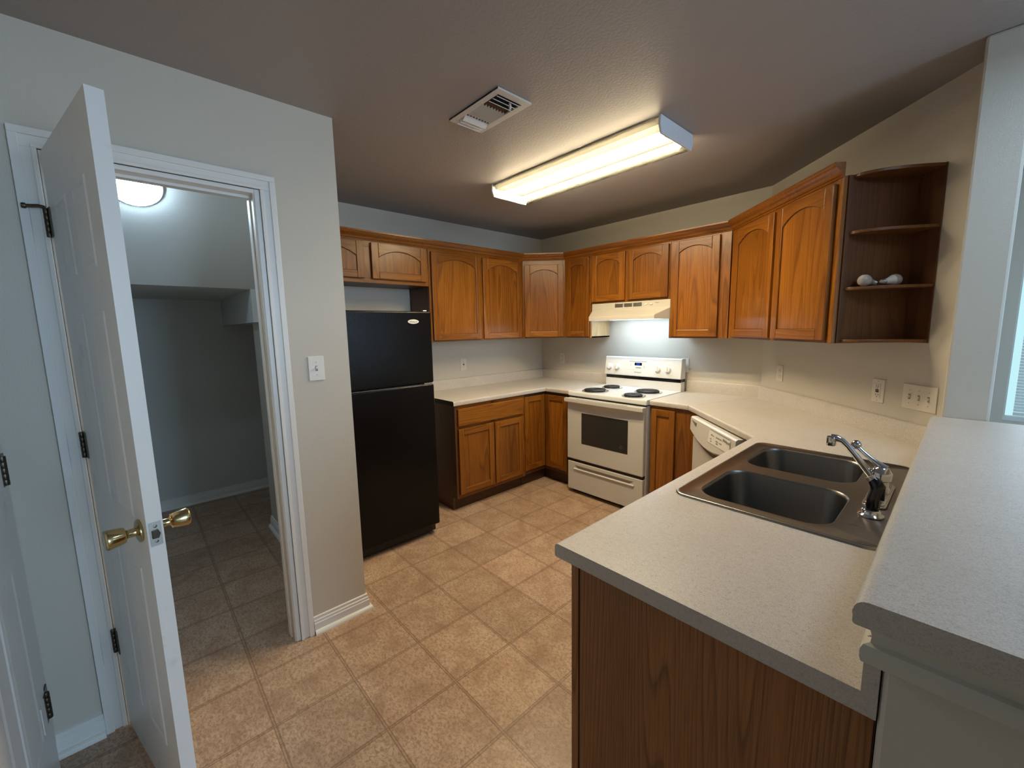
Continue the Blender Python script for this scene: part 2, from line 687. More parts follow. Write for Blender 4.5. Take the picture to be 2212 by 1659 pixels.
def panel_door(w, h, th, name, parent, mt):
    """six panel moulded slab: x 0..w, y 0..th, z 0..h"""
    m = MB()
    m.box(0, w, 0, th, 0, h)
    st, mid = .105, .085
    cw = (w - 2 * st - mid) / 2
    rows = [(.22, .80), (.95, 1.52), (1.63, 1.86)] if h > 1.9 else [(.2, h - .2)]
    for (za, zb) in rows:
        for xa in (st, st + cw + mid):
            for yy, sg in ((0, -1), (th, 1)):
                x0, x1 = xa, xa + cw
                o, i, q = 0, .012, .03
                def ring(d, y):
                    return [(x0 + d, y, za + d), (x1 - d, y, za + d), (x1 - d, y, zb - d), (x0 + d, y, zb - d)]
                prof = [(0, 0), (.005, .003), (.012, .003), (.022, .0004), (.036, .0028)]
                v = []
                for d, e in prof:
                    v += ring(d, yy + sg * e)
                f = []
                for k in range(len(prof) - 1):
                    for a in range(4):
                        b = (a + 1) % 4
                        f.append((k * 4 + a, k * 4 + b, k * 4 + 4 + b, k * 4 + 4 + a))
                f.append([(len(prof) - 1) * 4 + a for a in range(4)])
                m.add(v, f)
    return m.obj(name, mt, parent)


def build_closet_door():
    ang = math.atan2(.13, .60)
    d = thing('door_1', 'white panel door swung open with brass knobs', 'door', (1.262, -3.604, .0), ang, kind='structure')
    w, th = .605, .035
    leaf = panel_door(w, 2.032, th, 'door_leaf', d, DOORP)
    leaf.location = (0, -.020, .016)
    zk = .940
    xk = w - .060
    for sg, y0 in ((-1, -.020), (1, .015)):
        k = MB()
        k.lathe([(.030, 0), (.032, .003), (.031, .007), (.022, .010), (.012, .012), (.011, .026), (.0125, .030), (.0205, .033),
                 (.0228, .040), (.0250, .056), (.0268, .068), (.0262, .0715), (.0235, .0735), (.020, .0740), (.010, .0735), (.0, .0735)],
                (xk, y0, zk), (0, sg, 0), 28)
        k_ = k.obj('knob', BRASS, d, smooth=50)
        k_['label'] = 'brass tulip knob'
    lp = MB()
    lp.box(w, w + .0015, -.0155, .0105, zk - .033, zk + .033)
    lp.lathe([(.0045, 0), (.0045, .0008), (0, .0012)], (w + .0015, -.0025, zk + .021), (1, 0, 0), 12, 1)
    lp.lathe([(.0045, 0), (.0045, .0008), (0, .0012)], (w + .0015, -.0025, zk - .021), (1, 0, 0), 12, 1)
    lpo = lp.obj('latch_plate', [DULL, STEEL], d, bevel=.002)
    lpo['label'] = 'zinc latch plate'
    b = MB()
    b.prism([(-.0115, zk - .011), (-.0115, zk + .011), (.002, zk + .012), (.0065, zk), (.002, zk - .012)], 'x', w + .0010, w + .0075)
    b.obj('latch_bolt', BRONZE, lpo, bevel=.001)
    for i, z in enumerate((1.834, 1.10, .357)):
        hb = MB()
        hx, hy = -.012, -.026
        for q in range(5):
            hb.lathe([(.0062, 0), (.0068, .001), (.0068, .0165), (.0062, .0175)], (hx, hy, z - .045 + q * .018), (0, 0, 1), 12)
        hb.box(hx, hx + .030, hy + .003, hy + .0055, z - .045, z + .045)
        hb.box(hx - .004, hx, hy + .002, hy + .028, z - .045, z + .045)
        if i == 0:
            hb.tube([(hx, hy, z + .047), (hx - .004, hy - .014, z + .050), (hx - .010, hy - .040, z + .046)], .0055, 8)
            hb.lathe([(.008, 0), (.009, .004), (.008, .010)], (hx - .010, hy - .040, z + .046), (-.2, -1, 0), 10)
        o = hb.obj('hinge', BRONZE, d, smooth=40)
        o['label'] = 'dark bronze hinge'


def build_hall_door():
    d = thing('door_2', 'closed white panel door at the lower left edge', 'door', (1.365, -3.812, 0), 0, kind='structure')
    l = panel_door(.71, 2.032, .03, 'door_leaf', d, DOORP)
    l.location = (0, -.016, .012)
    for z in (1.85, 1.075, .285):
        hb = MB()
        for q in range(5):
            hb.lathe([(.0075, 0), (.008, .001), (.008, .0165), (.0075, .0175)], (.002, .0175, z - .045 + q * .018), (0, 0, 1), 12)
        hb.box(-.050, .0, .0102, .0135, z - .045, z + .045)
        hb.box(.002, .030, .0142, .0168, z - .045, z + .045)
        o = hb.obj('hinge', BRONZE, d, smooth=40)
        o['label'] = 'dark bronze hinge'
        p = MB().box(.030, .085, .0142, .0162, z - .045, z + .045)
        p.obj('hinge_leaf', DOORP, d)
    m = MB()
    m.box(XD, 1.305, -3.83, -3.812, 0, 2.10)
    m.box(1.305, 1.362, -3.83, -3.802, 0, 2.05)
    m.box(XD, 2.14, -3.83, -3.812, 2.05, 2.11)
    m.box(2.08, 2.14, -3.83, -3.812, 0, 2.05)
    struct(m.obj('trim_2', TRIM, bevel=.004), 'white casing of the door at far left', 'door casing')


def build_nook_window():
    w = thing('window_1', 'bright window with white frame beyond the bar', 'window', (3.5, 1.0, .76), 0, kind='structure')
    W_, H_ = 1.2, 1.36
    f = MB()
    for a, b, c, e in ((0, .010, 0, H_), (W_ - .028, W_, 0, H_), (.010, W_ - .028, 0, .03), (.010, W_ - .028, H_ - .03, H_)):
        f.box(a, b, .035, .09, c, e)
    f.obj('frame', TRIM, w)
    MB().box(.010, W_ - .028, .060, .066, .03, H_ - .03).obj('pane', GLASS, w)
    b = thing('window_blind', 'white slatted blind lowered over the window beyond the bar', 'blind', (3.545, 1.012, 0), 0)
    s = MB()
    z = .84
    while z < 2.06:
        s.add([(0, -.008, z - .0085), (1.11, -.008, z - .0085), (1.11, .008, z + .0085), (0, .008, z + .0085)], [(0, 1, 2, 3)])
        z += .021
    s.obj('slats', BLIND, b)
    MB().box(0, 1.11, -.012, .012, .805, .825).obj('bottom_rail', BLIND, b)
    MB().box(0, 1.11, -.02, .02, 2.06, 2.085).obj('head_rail', BLIND, b)


# ------------------------------------------------------------------ cabinets
def arc_pts(x0, x1, zs, zp, n=14):
    """points from (x1,zs) over (mid,zp) to (x0,zs)"""
    c = (x1 - x0) / 2
    s = zp - zs
    R = (c * c + s * s) / (2 * s)
    cx, cz = (x0 + x1) / 2, zp - R
    a = math.asin(min(1, c / R))
    return [(cx + R * math.sin(a - 2 * a * i / n), cz + R * math.cos(a - 2 * a * i / n)) for i in range(n + 1)]


def cab_door(parent, x0, x1, z0, z1, arch=True, y=0.0, name='door', st=.054):
    """framed oak door, front toward local -y, hung on the face frame at local y"""
    w, h = x1 - x0, z1 - z0
    th = .019
    st = min(st, w * .24)
    rail_b = .052
    o = MB()
    o.box(0, st, -th, 0, 0, h, 0)
    o.box(w - st, w, -th, 0, 0, h, 0)
    o.box(st, w - st, -th, 0, 0, rail_b, 1)
    if arch:
        rise = min(.055, (w - 2 * st) * .17)
        zp, zs = h - .048, h - .048 - rise
        pts = [(st, h), (w - st, h)] + arc_pts(st, w - st, zs, zp)
    else:
        zp = zs = h - .052
        pts = [(st, h), (w - st, h), (w - st, zs), (st, zs)]
    o.prism(pts, 'y', -th, 0, 1)
    d = o.obj(name, [OAKV, OAKH], parent, (x0, y - .0012, z0), bevel=.0032, seg=2)
    p = MB()
    p.box(st - .006, w - st + .006, -th + .0085, -.003, rail_b - .006, h - .03)
    p.obj('panel', OAKV, d)
    # dark stained groove where the panel meets the frame
    g = MB()
    lip = .0022
    if arch:
        a = arc_pts(st, w - st, zs, zp)
        inn = arc_pts(st + .0, w - st - .0, zs - lip * 1.2, zp - lip * 1.2)
        loop = [(st, rail_b), (w - st, rail_b)] + a
        loop2 = [(st + lip, rail_b + lip), (w - st - lip, rail_b + lip)] + [(min(max(q[0], st + lip), w - st - lip), q[1]) for q in inn]
    else:
        loop = [(st, rail_b), (w - st, rail_b), (w - st, zs), (st, zs)]
        loop2 = [(st + lip, rail_b + lip), (w - st - lip, rail_b + lip), (w - st - lip, zs - lip), (st + lip, zs - lip)]
    n = len(loop)
    yy = -th + .0078
    g.add([(q[0], yy, q[1]) for q in loop] + [(q[0], yy, q[1]) for q in loop2], [(i, (i + 1) % n, n + (i + 1) % n, n + i) for i in range(n)])
    g.obj('panel_groove', OAKGROOVE, d)
    return d


OAKGROOVE = mat('dark_stained_groove', (.075, .026, .006), .6)


def upper(name, label, loc, rz, w, h, depth, doors, arch=True, stile=.035, filler=0, side_mat=None, left_panel=True):
    c = thing(name, label, 'cabinet', loc, rz, 'oak wall cabinets')
    b = MB()
    b.box(.0008, w - .0008, .019, depth, 0, .012)
    b.box(.0008, w - .0008, .019, depth, h - .016, h)
    b.box(.0008, .016, .019, depth, 0, h)
    b.box(w - .016, w - .0008, .019, depth, 0, h)
    b.box(.016, w - .016, depth - .006, depth, .012, h - .016)
    b.obj('carcass', side_mat or OAKS, c)
    f = MB()
    f.box(.0006, stile, 0, .019, 0, h, 0)
    f.box(w - stile - filler, w - .0006, 0, .019, 0, h, 0)
    f.box(stile, w - stile - filler, 0, .019, 0, .034, 1)
    f.box(stile, w - stile - filler, 0, .019, h - .046, h, 1)
    if len(doors) == 2:
        mx = (doors[0][1] + doors[1][0]) / 2
        f.box(mx - .026, mx + .026, 0, .019, .034, h - .046, 0)
    f.obj('face_frame', [OAKV, OAKH], c, bevel=.0012)
    for (a, bb, z0, z1) in doors:
        cab_door(c, a, bb, z0, z1, arch)
    return c


UZ, UT = 1.372, 2.118
UH = UT - UZ


def build_uppers():
    D = .303
    # above the refrigerator: local x = y - y0
    y0 = -2.687
    upper('wall_cabinet', 'low two-door oak cabinet above the black refrigerator', (.325, y0, 1.818), RA, 1.027, UT - 1.818, D,
          [(.045, .498, .030, .285), (.553, 1.005, .030, .285)])
    upper('wall_cabinet', 'tall two-door oak cabinet right of the refrigerator', (.325, -1.658, UZ), RA, 1.046, UH, D,
          [(.020, .520, .012, .722), (.546, 1.012, .012, .722)])
    # diagonal corner unit
    L = math.hypot(.29, .29)
    c = thing('wall_cabinet', 'diagonal one-door oak cabinet in the room corner', 'cabinet', (.325, -.611, UZ), PI / 4, 'oak wall cabinets')
    b = MB()
    def loc(x, y):
        dx, dy = x - .325, y + .611
        return ((dx + dy) * S2, (dy - dx) * S2)
    poly = [loc(.002, -.002), loc(.002, -.609), loc(.318, -.609), loc(.326, -.593), loc(.597, -.322), loc(.613, -.316), loc(.613, -.002)]
    b.prism(poly, 'z', 0, UH)
    b.obj('carcass', OAKS, c)
    f = MB()
    f.box(0, .026, 0, .012, 0, UH, 0)
    f.box(L - .026, L, 0, .012, 0, UH, 0)
    f.box(.026, L - .026, 0, .012, 0, .03, 1)
    f.box(.026, L - .026, 0, .012, UH - .046, UH, 1)
    f.obj('face_frame', [OAKV, OAKH], c, bevel=.0012)
    cab_door(c, .018, L - .018, .012, .700)
    # range wall
    upper('wall_cabinet', 'narrow one-door oak cabinet left of the range hood', (.617, -.325, UZ), RB, .308, UH, D, [(.030, .296, .012, .722)], side_mat=OAKLT)
    upper('wall_cabinet', 'short two-door oak cabinet directly above the range hood', (.926, -.325, 1.680), RB, .757, UT - 1.680, D,
          [(.020, .360, .014, .418), (.386, .746, .014, .418)])
    upper('wall_cabinet', 'tall one-door oak cabinet right of the range hood', (1.684, -.325, UZ), RB, .440, UH, D, [(.018, .370, .012, .728)], filler=.036)
    # angled wall
    p = CW(.142, .325, UZ)
    upper('wall_cabinet', 'tall two-door oak cabinet on the angled wall', p, RC, 1.020, UH, D,
          [(.062, .524, .014, .722), (.550, .988, .014, .722)])


OAKLT = oak('pale_oak_side', (.52, .36, .19), (.46, .31, .16), (.34, .21, .10), 'z', .4)

CROWN = [(-.004, 2.112), (.004, 2.112), (.006, 2.120), (.012, 2.124), (.014, 2.132), (.019, 2.139), (.029, 2.146), (.037, 2.154), (.041, 2.163), (.044, 2.166), (.044, 2.176), (-.004, 2.176)]


def build_crown():
    e = CW(1.162, .325, 0)
    x = XBC - .325 * T225
    path = [(.325, -2.687), (.325, -.611), (.615, -.325), (x, -.325), (e[0], e[1])]
    o = MB().sweep(path, CROWN, 0, 1).obj('crown_moulding', OAKM)
    tag(o, 'long oak crown moulding running along the top of the wall cabinets', 'moulding')


def build_end_shelf():
    s0 = 1.1635
    c = thing('corner_shelf', 'dark oak open end shelf unit with curved shelves', 'shelf', CW(s0, .305, UZ), RC)
    w, D = .126, .303
    m = MB()
    m.box(0, .004, .0, D, 0, UH)
    m.obj('side_panel', OAKS, c)
    m = MB()
    m.box(.004, w, D - .004, D, 0, UH)
    m.obj('back_panel', OAKS, c)
    def shelf(z, t=.013, grow=0):
        pts = [(.004, D - .004)]
        n = 16
        for i in range(n + 1):
            a = PI / 2 * i / n
            pts.append((.004 + (w - .006 + grow) * math.sin(a) ** .9, D - .004 - (D - .022) * math.cos(a) ** 1.0))
        q = MB().prism(pts, 'z', z, z + t)
        return q
    for z in (.004, .241, .488, UH - .014):
        shelf(z).obj('shelf_board', OAKSH, c, bevel=.002)


OAKSH = oak('brown_oak_shelf', (.23, .095, .03), (.17, .068, .02), (.10, .036, .011), 'x', .4)


def base_face(parent, w, z0, z1, stiles, rails, y=0):
    f = MB()
    for a, b in stiles:
        f.box(a, b, y, y + .019, z0, z1, 0)
    for a, b, c, d in rails:
        f.box(a, b, y, y + .019, c, d, 1)
    return f.obj('face_frame', [OAKV, OAKH], parent, bevel=.0012)


def build_bases():
    ZT, ZK = .875, .108
    # A: drawer over two doors, next to the refrigerator
    y0 = -1.655
    c = thing('base_cabinet', 'oak base cabinet with a drawer over two doors near the refrigerator', 'cabinet', (.612, y0, 0), RA, 'oak base cabinets')
    w = .765
    MB().box(.018, w - .001, .019, .605, ZK, ZT).obj('carcass', OAKS, c)
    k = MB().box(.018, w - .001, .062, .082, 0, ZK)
    k.obj('toe_kick', KICK, c)
    MB().prism([(.605, 0), (.062, 0), (.062, ZK), (.0, ZK), (.0, ZT), (.605, ZT)], 'x', 0, .017).obj('end_panel', OAKS, c)
    base_face(c, w, ZK, ZT, [(.017, .05), (w - .03, w - .001), (w / 2 - .012, w / 2 + .03)], [(.05, w - .03, ZT - .03, ZT), (.05, w - .03, ZK, ZK + .035), (.05, w - .03, .684, .712)])
    cab_door(c, .022, .385, .142, .684, False, y=-.0005)
    cab_door(c, .400, .733, .142, .684, False, y=-.0005)
    d = MB().box(0, .711, -.019, 0, 0, .140)
    d.obj('drawer', OAKH, c, (.022, -.0012, .707), bevel=.005, seg=3)
    # corner unit with the two door L
    c = thing('base_cabinet', 'oak corner base cabinet with two narrow doors meeting in an L', 'cabinet', (.612, -.888, 0), RA, 'oak base cabinets')
    b = MB()
    # local: x = y+.888, y = .612-x
    b.prism([(.001, .020), (.295, .020), (.295, -.318), (.885, -.318), (.885, .608), (.001, .608)], 'z', ZK, ZT)
    b.obj('carcass', OAKS, c)
    k = MB()
    k.prism([(.001, .08), (.001, .062), (.340, .062), (.340, -.318), (.360, -.318), (.360, .08)], 'z', 0, ZK)
    k.obj('toe_kick', KICK, c)
    cab_door(c, .003, .274, .150, .848, False, y=.018, st=.05)
    dd = cab_door(c, 0, .262, .150, .848, False, y=0, st=.05)
    dd.location = (.277, -.018, .150)
    dd.rotation_euler = (0, 0, -PI / 2)
    # right of the range
    x0 = 1.708
    c = thing('base_cabinet', 'narrow one-door oak base cabinet between range and dishwasher', 'cabinet', (x0, -.612, 0), RB, 'oak base cabinets')
    w = .300
    k1 = CW(.395, .612, 0)
    k2 = CW(.395, .02, 0)
    b = MB()
    b.prism([(.001, .019), (w, .019), (k1[0] - x0, k1[1] + .612 + .01), (k2[0] - x0, k2[1] + .612), (XBC - .01 - x0, .600), (.001, .600)], 'z', ZK, ZT)
    b.obj('carcass', OAKS, c)
    b = MB()
    b.prism([(.001, .08), (.001, .062), (w + .02, .062), (k1[0] - x0 + .03, k1[1] + .612 + .06), (k1[0] - x0 + .045, k1[1] + .612 + .075), (w + .025, .08)], 'z', 0, ZK)
    b.obj('toe_kick', KICK, c)
    f = MB()
    f.box(.001, .016, 0, .019, ZK, ZT, 0)
    f.box(.190, w + .003, 0, .019, ZK, ZT, 0)
    f.box(.016, .190, 0, .019, ZT - .028, ZT, 1)
    f.box(.016, .190, 0, .019, ZK, ZK + .04, 1)
    f.prism([(w, 0), (k1[0] - x0, k1[1] + .612), (k1[0] - x0 + .013, k1[1] + .612 + .013), (w + .008, .019)], 'z', ZK, ZT, 0)
    f.obj('face_frame', [OAKV, OAKH], c, bevel=.0012)
    cab_door(c, .012, .196, .148, .852, False, st=.05)
    # peninsula sink base, doors toward the kitchen (-x)
    c = thing('base_cabinet', 'wide oak sink base cabinet under the peninsula worktop', 'cabinet', (2.640, -1.35, 0), -PI / 2, 'oak base cabinets')
    # local x runs toward -y, local y runs toward +x
    w = 1.335
    b = MB()
    b.box(.001, w - .006, .019, .037, ZK, ZT)
    b.box(.001, w - .006, .585, .600, ZK, ZT)
    b.box(.001, .016, .037, .585, ZK, ZT)
    b.box(w - .02, w - .006, .037, .585, ZK, ZT)
    b.box(.016, w - .02, .037, .585, ZK, ZK + .016)
    b.obj('carcass', OAKS, c)
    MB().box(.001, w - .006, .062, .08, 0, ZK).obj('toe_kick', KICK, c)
    base_face(c, w, ZK, ZT, [(.001, .04), (w - .04, w), (.62, .68)], [(.04, w - .04, ZT - .03, ZT), (.04, w - .04, ZK, ZK + .035), (.04, w - .04, .684, .712)])
    for a, bb in ((.03, .32), (.335, .625), (.68, .985), (1.0, 1.305)):
        cab_door(c, a, bb, .142, .684, False)
    for a, bb in ((.03, .625), (.68, 1.305)):
        MB().box(0, bb - a, -.019, 0, 0, .140).obj('false_drawer', OAKH, c, (a, -.0012, .707), bevel=.005)
    e = MB()
    e.box(w - .005, w + .003, .026, .598, 0.001, ZT)
    e.box(w - .005, w + .005, .0, .022, 0.001, ZT)
    e.obj('end_panel', OAKEND, c)


OAKEND = oak('brown_oak_end_panel', (.46, .195, .062), (.33, .130, .038), (.055, .018, .005), 'z', .40, 3.4, 1.0, 50, .035)


# ------------------------------------------------------------------ worktops
CT, CB = .914, .877


def slab(polys, z0, z1, front_edges, name, mats, rad=.011, endtest=None, parent=None):
    """polys share vertices; front edges (pairs of xy) get a rolled top edge"""
    bm = bmesh.new()
    cache = {}
    def V(p):
        k = (round(p[0], 4), round(p[1], 4))
        if k not in cache:
            cache[k] = bm.verts.new((p[0], p[1], z1))
        return cache[k]
    faces = [bm.faces.new([V(p) for p in poly]) for poly in polys]
    bmesh.ops.recalc_face_normals(bm, faces=faces)
    ret = bmesh.ops.extrude_face_region(bm, geom=faces)
    ev = [g for g in ret['geom'] if isinstance(g, bmesh.types.BMVert)]
    # the extruded copy becomes the underside
    for v in ev:
        v.co.z = z0
    bmesh.ops.recalc_face_normals(bm, faces=bm.faces)
    def on(p, a, b):
        a, b, p = Vector(a), Vector(b), Vector(p[:2])
        t = (b - a)
        u = (p - a).dot(t) / t.length_squared
        return -1e-3 <= u <= 1 + 1e-3 and (a + t * u - p).length < 1e-3
    es = []
    for e in bm.edges:
        if all(abs(v.co.z - z1) < 1e-5 for v in e.verts):
            for a, b in front_edges:
                if on(e.verts[0].co, a, b) and on(e.verts[1].co, a, b):
                    es.append(e)
                    break
    bmesh.ops.bevel(bm, geom=es, offset=rad, segments=5, profile=.5, affect='EDGES')
    es = []
    for e in bm.edges:
        if all(abs(v.co.z - z0) < 1e-5 for v in e.verts):
            for a, b in front_edges:
                if on(e.verts[0].co, a, b) and on(e.verts[1].co, a, b):
                    es.append(e)
                    break
    if es:
        bmesh.ops.bevel(bm, geom=es, offset=.004, segments=2, profile=.5, affect='EDGES')
    bm.normal_update()
    me = bpy.data.meshes.new(name)
    for m in mats:
        me.materials.append(m)
    if endtest:
        for f in bm.faces:
            if abs(f.normal.z) < .3 and endtest(f.calc_center_median()):
                f.material_index = 1
    bm.to_mesh(me)
    bm.free()
    me.polygons.foreach_set('use_smooth', [True] * len(me.polygons))
    me.set_sharp_from_angle(angle=math.radians(40))
    o = bpy.data.objects.new(name, me)
    COL.objects.link(o)
    if parent:
        o.parent = parent
    return o


BS = [(0, CT - .001), (.0195, CT - .001), (.020, CT + .003), (.020, CT + .088), (.018, CT + .093), (.013, CT + .096), (.0, CT + .096)]
SX0, SX1, SY0, SY1 = 2.690, 3.176, -2.166, -1.372


def build_worktops():
    t = thing('countertop', 'beige speckled corner countertop left of the range', 'countertop', (0, 0, 0))
    y0 = -1.674
    slab([[(.001, -.001), (.001, y0), (DC, y0), (DC, -DC), (.936, -DC), (.936, -.001)]], CB, CT,
         [((DC, y0), (DC, -DC)), ((DC, -DC), (.936, -DC))], 'slab', [LAM, GAPEND], endtest=lambda c: c.y < y0 + .01, parent=t)
    MB().sweep([(.0015, y0), (.0015, -.0015), (.936, -.0015)], BS, 0, 1).obj('backsplash', LAM, t, smooth=40)
    xt = XBC - DC * T225
    t = thing('countertop', 'short beige countertop between range and angled seam', 'countertop', (0, 0, 0))
    slab([[(1.706, -.001), (1.706, -DC), (xt - .0022, -DC), (XBC - .0030, -.001)]], CB, CT, [((1.706, -DC), (xt - .0022, -DC))], 'slab', [LAM], parent=t)
    MB().sweep([(1.706, -.0015), (XBC - .0015, -.0015)], BS, 0, 1).obj('backsplash', LAM, t, smooth=40)
    # angled run and peninsula with the sink cut-out
    t = thing('countertop', 'long beige countertop holding the sink along the angled wall and peninsula', 'countertop', (0, 0, 0))
    X1, XE, YE = 2.604, 3.2435, -2.715
    yi = -DC - (X1 - xt)
    pw = (3.2415, -(3.2415 - XBC) - .0015)
    P = [[(XBC, -.0015), (xt, -DC), (X1, yi), (X1, SY1), (SX0, SY1), (SX1, SY1), (3.2415, SY1), pw],
         [(X1, SY1), (X1, SY0), (SX0, SY0), (SX0, SY1)],
         [(SX1, SY1), (SX1, SY0), (3.2415, SY0), (3.2415, SY1)],
         [(X1, SY0), (X1, YE), (3.2415, YE), (3.2415, SY0), (SX1, SY0), (SX0, SY0)]]
    slab(P, CB, CT, [((xt, -DC), (X1, yi)), ((X1, yi), (X1, YE))], 'slab', [LAM, LAME], endtest=lambda c: c.y < YE + .01, parent=t)
    MB().sweep([CW(.002, .0015, 0)[:2], pw, (3.2415, YE)], BS, 0, 1).obj('backsplash', [LAM], t, smooth=40)
    MB().prism([(3.2218, CT), (3.2218, CT + .090), (3.2262, CT + .096), (3.2412, CT + .096), (3.2412, CT)], 'y', YE - .0012, YE + .0006).obj('backsplash_end', LAME, t)
    # raised bar
    b = thing('bar_top', 'raised grey-beige laminate bar top on the half wall', 'bar top', (0, 0, 0))
    slab([[(3.212, -2.790), (3.640, -2.790), (3.640, -1.190), (3.212, -1.190)]], 1.061, 1.098, [((3.212, -2.79), (3.212, -1.19)), ((3.64, -2.79), (3.64, -1.19))],
         'slab', [LAMB, LAME], .016, endtest=lambda c: c.y < -2.78, parent=b)
    q = [(0, .974), (.018, .974), (.023, .978), (.025, .986), (.025, .998), (.022, 1.005), (.015, 1.008), (.014, 1.018), (.017, 1.030), (.024, 1.042), (.034, 1.050), (.036, 1.054), (.036, 1.0605), (0, 1.0605)]
    o = MB().sweep([(3.243, -1.19), (3.243, -2.716), (3.450, -2.716), (3.450, -1.19)], [(d * (1 if True else 1), z) for d, z in q], 0, 1).obj('trim_3', TRIMB, smooth=30)
    struct(o, 'painted moulding under the bar top around the half wall', 'moulding')


GAPEND = mat('dark_worktop_end', (.035, .026, .02), .6)
LAMB = laminate('speckled_grey_beige_laminate', (.53, .51, .495), (.62, .605, .59), (.32, .305, .29))
TRIMB = mat('beige_trim_paint', (.58, .56, .50), .4)


# ------------------------------------------------------------------ sink and tap
def rr(x0, x1, y0, y1, r, n=6):
    pts = []
    for cx, cy, a0 in ((x1 - r, y1 - r, 0), (x0 + r, y1 - r, 90), (x0 + r, y0 + r, 180), (x1 - r, y0 + r, 270)):
        for i in range(n + 1):
            a = math.radians(a0 + 90 * i / n)
            pts.append((cx + r * math.cos(a), cy + r * math.sin(a)))
    return pts


def build_sink():
    s = thing('kitchen_sink', 'stainless double bowl drop-in sink in the peninsula countertop', 'sink', (0, 0, 0))
    zt = CT + .004
    X0, X1, Y0, Y1 = 2.660, 3.196, -2.196, -1.342
    bowls = [(2.712, 3.080, -2.142, -1.800), (2.712, 3.070, -1.716, -1.392)]
    # deck: bmesh fill between the outer rim and the two bowl mouths
    bm = bmesh.new()
    loops = []
    def loop(pts, z):
        vs = [bm.verts.new((p[0], p[1], z)) for p in pts]
        es = [bm.edges.new((vs[i], vs[(i + 1) % len(vs)])) for i in range(len(vs))]
        return vs, es
    inner, ie = loop(rr(X0 + .016, X1 - .016, Y0 + .016, Y1 - .016, .030), zt - .001)
    b1, e1 = loop(rr(*bowls[0], .075), zt - .001)
    b2, e2 = loop(rr(*bowls[1], .075), zt - .001)
    bmesh.ops.triangle_fill(bm, edges=ie + e1 + e2, use_beauty=True)
    # rolled rim
    prev = inner
    for d, dz in ((.012, .0020), (.008, .0030), (.003, .0024), (0, .0), (-.0005, -.0040)):
        vs, _ = loop(rr(X0 + d, X1 - d, Y0 + d, Y1 - d, .046 - d), zt + dz)
        for i in range(len(vs)):
            j = (i + 1) % len(vs)
            bm.faces.new((prev[i], prev[j], vs[j], vs[i]))
        prev = vs
    bmesh.ops.recalc_face_normals(bm, faces=bm.faces)
    me = bpy.data.meshes.new('deck')
    bm.to_mesh(me)
    bm.free()
    me.materials.append(STEEL)
    me.polygons.foreach_set('use_smooth', [True] * len(me.polygons))
    me.set_sharp_from_angle(angle=math.radians(50))
    o = bpy.data.objects.new('deck', me)
    COL.objects.link(o)
    o.parent = s
    for bx in bowls:
        m = MB()
        prof = [(0, 0, .075), (.004, -.004, .073), (.007, -.012, .070), (.018, -.150, .065), (.030, -.168, .055), (.050, -.176, .040)]
        rings = []
        for d, dz, r in prof:
            rings.append([(p[0], p[1], zt - .001 + dz) for p in rr(bx[0] + d, bx[1] - d, bx[2] + d, bx[3] - d, r)])
        n = len(rings[0])
        v = [p for r_ in rings for p in r_]
        f = []
        for k in range(len(rings) - 1):
            for i in range(n):
                j = (i + 1) % n
                f.append((k * n + i, k * n + j, (k + 1) * n + j, (k + 1) * n + i))
        f.append([(len(rings) - 1) * n + i for i in range(n)])
        m.add(v, f)
        b = m.obj('bowl', BOWL, s, smooth=60)
        dr = MB().lathe([(.055, 0), (.055, .002), (.044, .003), (.040, -.004), (.012, -.006), (0, -.006)], ((bx[0] + bx[1]) / 2, (bx[2] + bx[3]) / 2, zt - .1762), (0, 0, 1), 24)
        dr.obj('drain', CHROME, b, smooth=40)
    # tap
    f = thing('faucet', 'chrome single lever faucet at the back of the sink', 'faucet', (3.138, -1.765, zt))
    m = MB()
    m.prism(rr(-.028, .028, -.128, .128, .018), 'z', 0, .006)
    m.prism(rr(-.024, .024, -.122, .122, .016), 'z', .006, .011)
    m.obj('base_plate', CHROME, f, bevel=.001, smooth=40)
    m = MB().lathe([(.024, .011), (.024, .028), (.021, .032), (.021, .050), (.026, .054), (.027, .076), (.025, .080), (.022, .084), (.018, .092), (.010, .097), (0, .098)], (0, 0, 0), (0, 0, 1), 26)
    m.obj('body', CHROME, f, smooth=45)
    # spout: rises from the body toward the bowls
    m = MB()
    pts = [(-.010, .0, .046), (-.022, -.002, .060), (-.042, -.005, .086), (-.066, -.009, .120), (-.087, -.013, .148), (-.102, -.016, .164), (-.117, -.019, .1715), (-.131, -.021, .171)]
    m.tube(pts, [.0125, .0115, .0105, .0095, .009, .0092, .0105, .011], 14)
    m.lathe([(.0125, .004), (.0135, 0), (.0135, -.022), (.012, -.026), (0, -.026)], (-.130, -.021, .170), (0, 0, 1), 18)
    m.obj('spout', CHROME, f, smooth=50)
    m = MB()
    pts = [(.008, .0, .088), (-.004, .003, .096), (-.028, .010, .112), (-.054, .018, .132), (-.066, .022, .143)]
    m.tube(pts, [.014, .0115, .0075, .0065, .0065], 12)
    m.lathe([(0, -.015), (.010, -.012), (.0145, -.004), (.0145, .004), (.010, .012), (0, .015)], (-.071, .024, .149), (-.4, .2, 1), 18)
    m.obj('lever', CHROME, f, smooth=50)
    # side spray
    p = thing('side_sprayer', 'black pull-out sprayer in a chrome ring beside the faucet', 'sprayer', (3.141, -1.962, zt))
    MB().lathe([(.030, 0), (.030, .004), (.024, .008), (.022, .016), (.019, .019), (.012, .019)], (0, 0, 0), (0, 0, 1), 24).obj('holder', CHROME, p, smooth=40)
    m = MB()
    m.tube([(.002, 0, .012), (.003, 0, .030), (.004, .001, .052), (.009, .003, .074), (.010, .004, .086), (.003, .005, .098), (-.004, .006, .104)],
           [.0135, .016, .0155, .0165, .0175, .0155, .0125], 16)
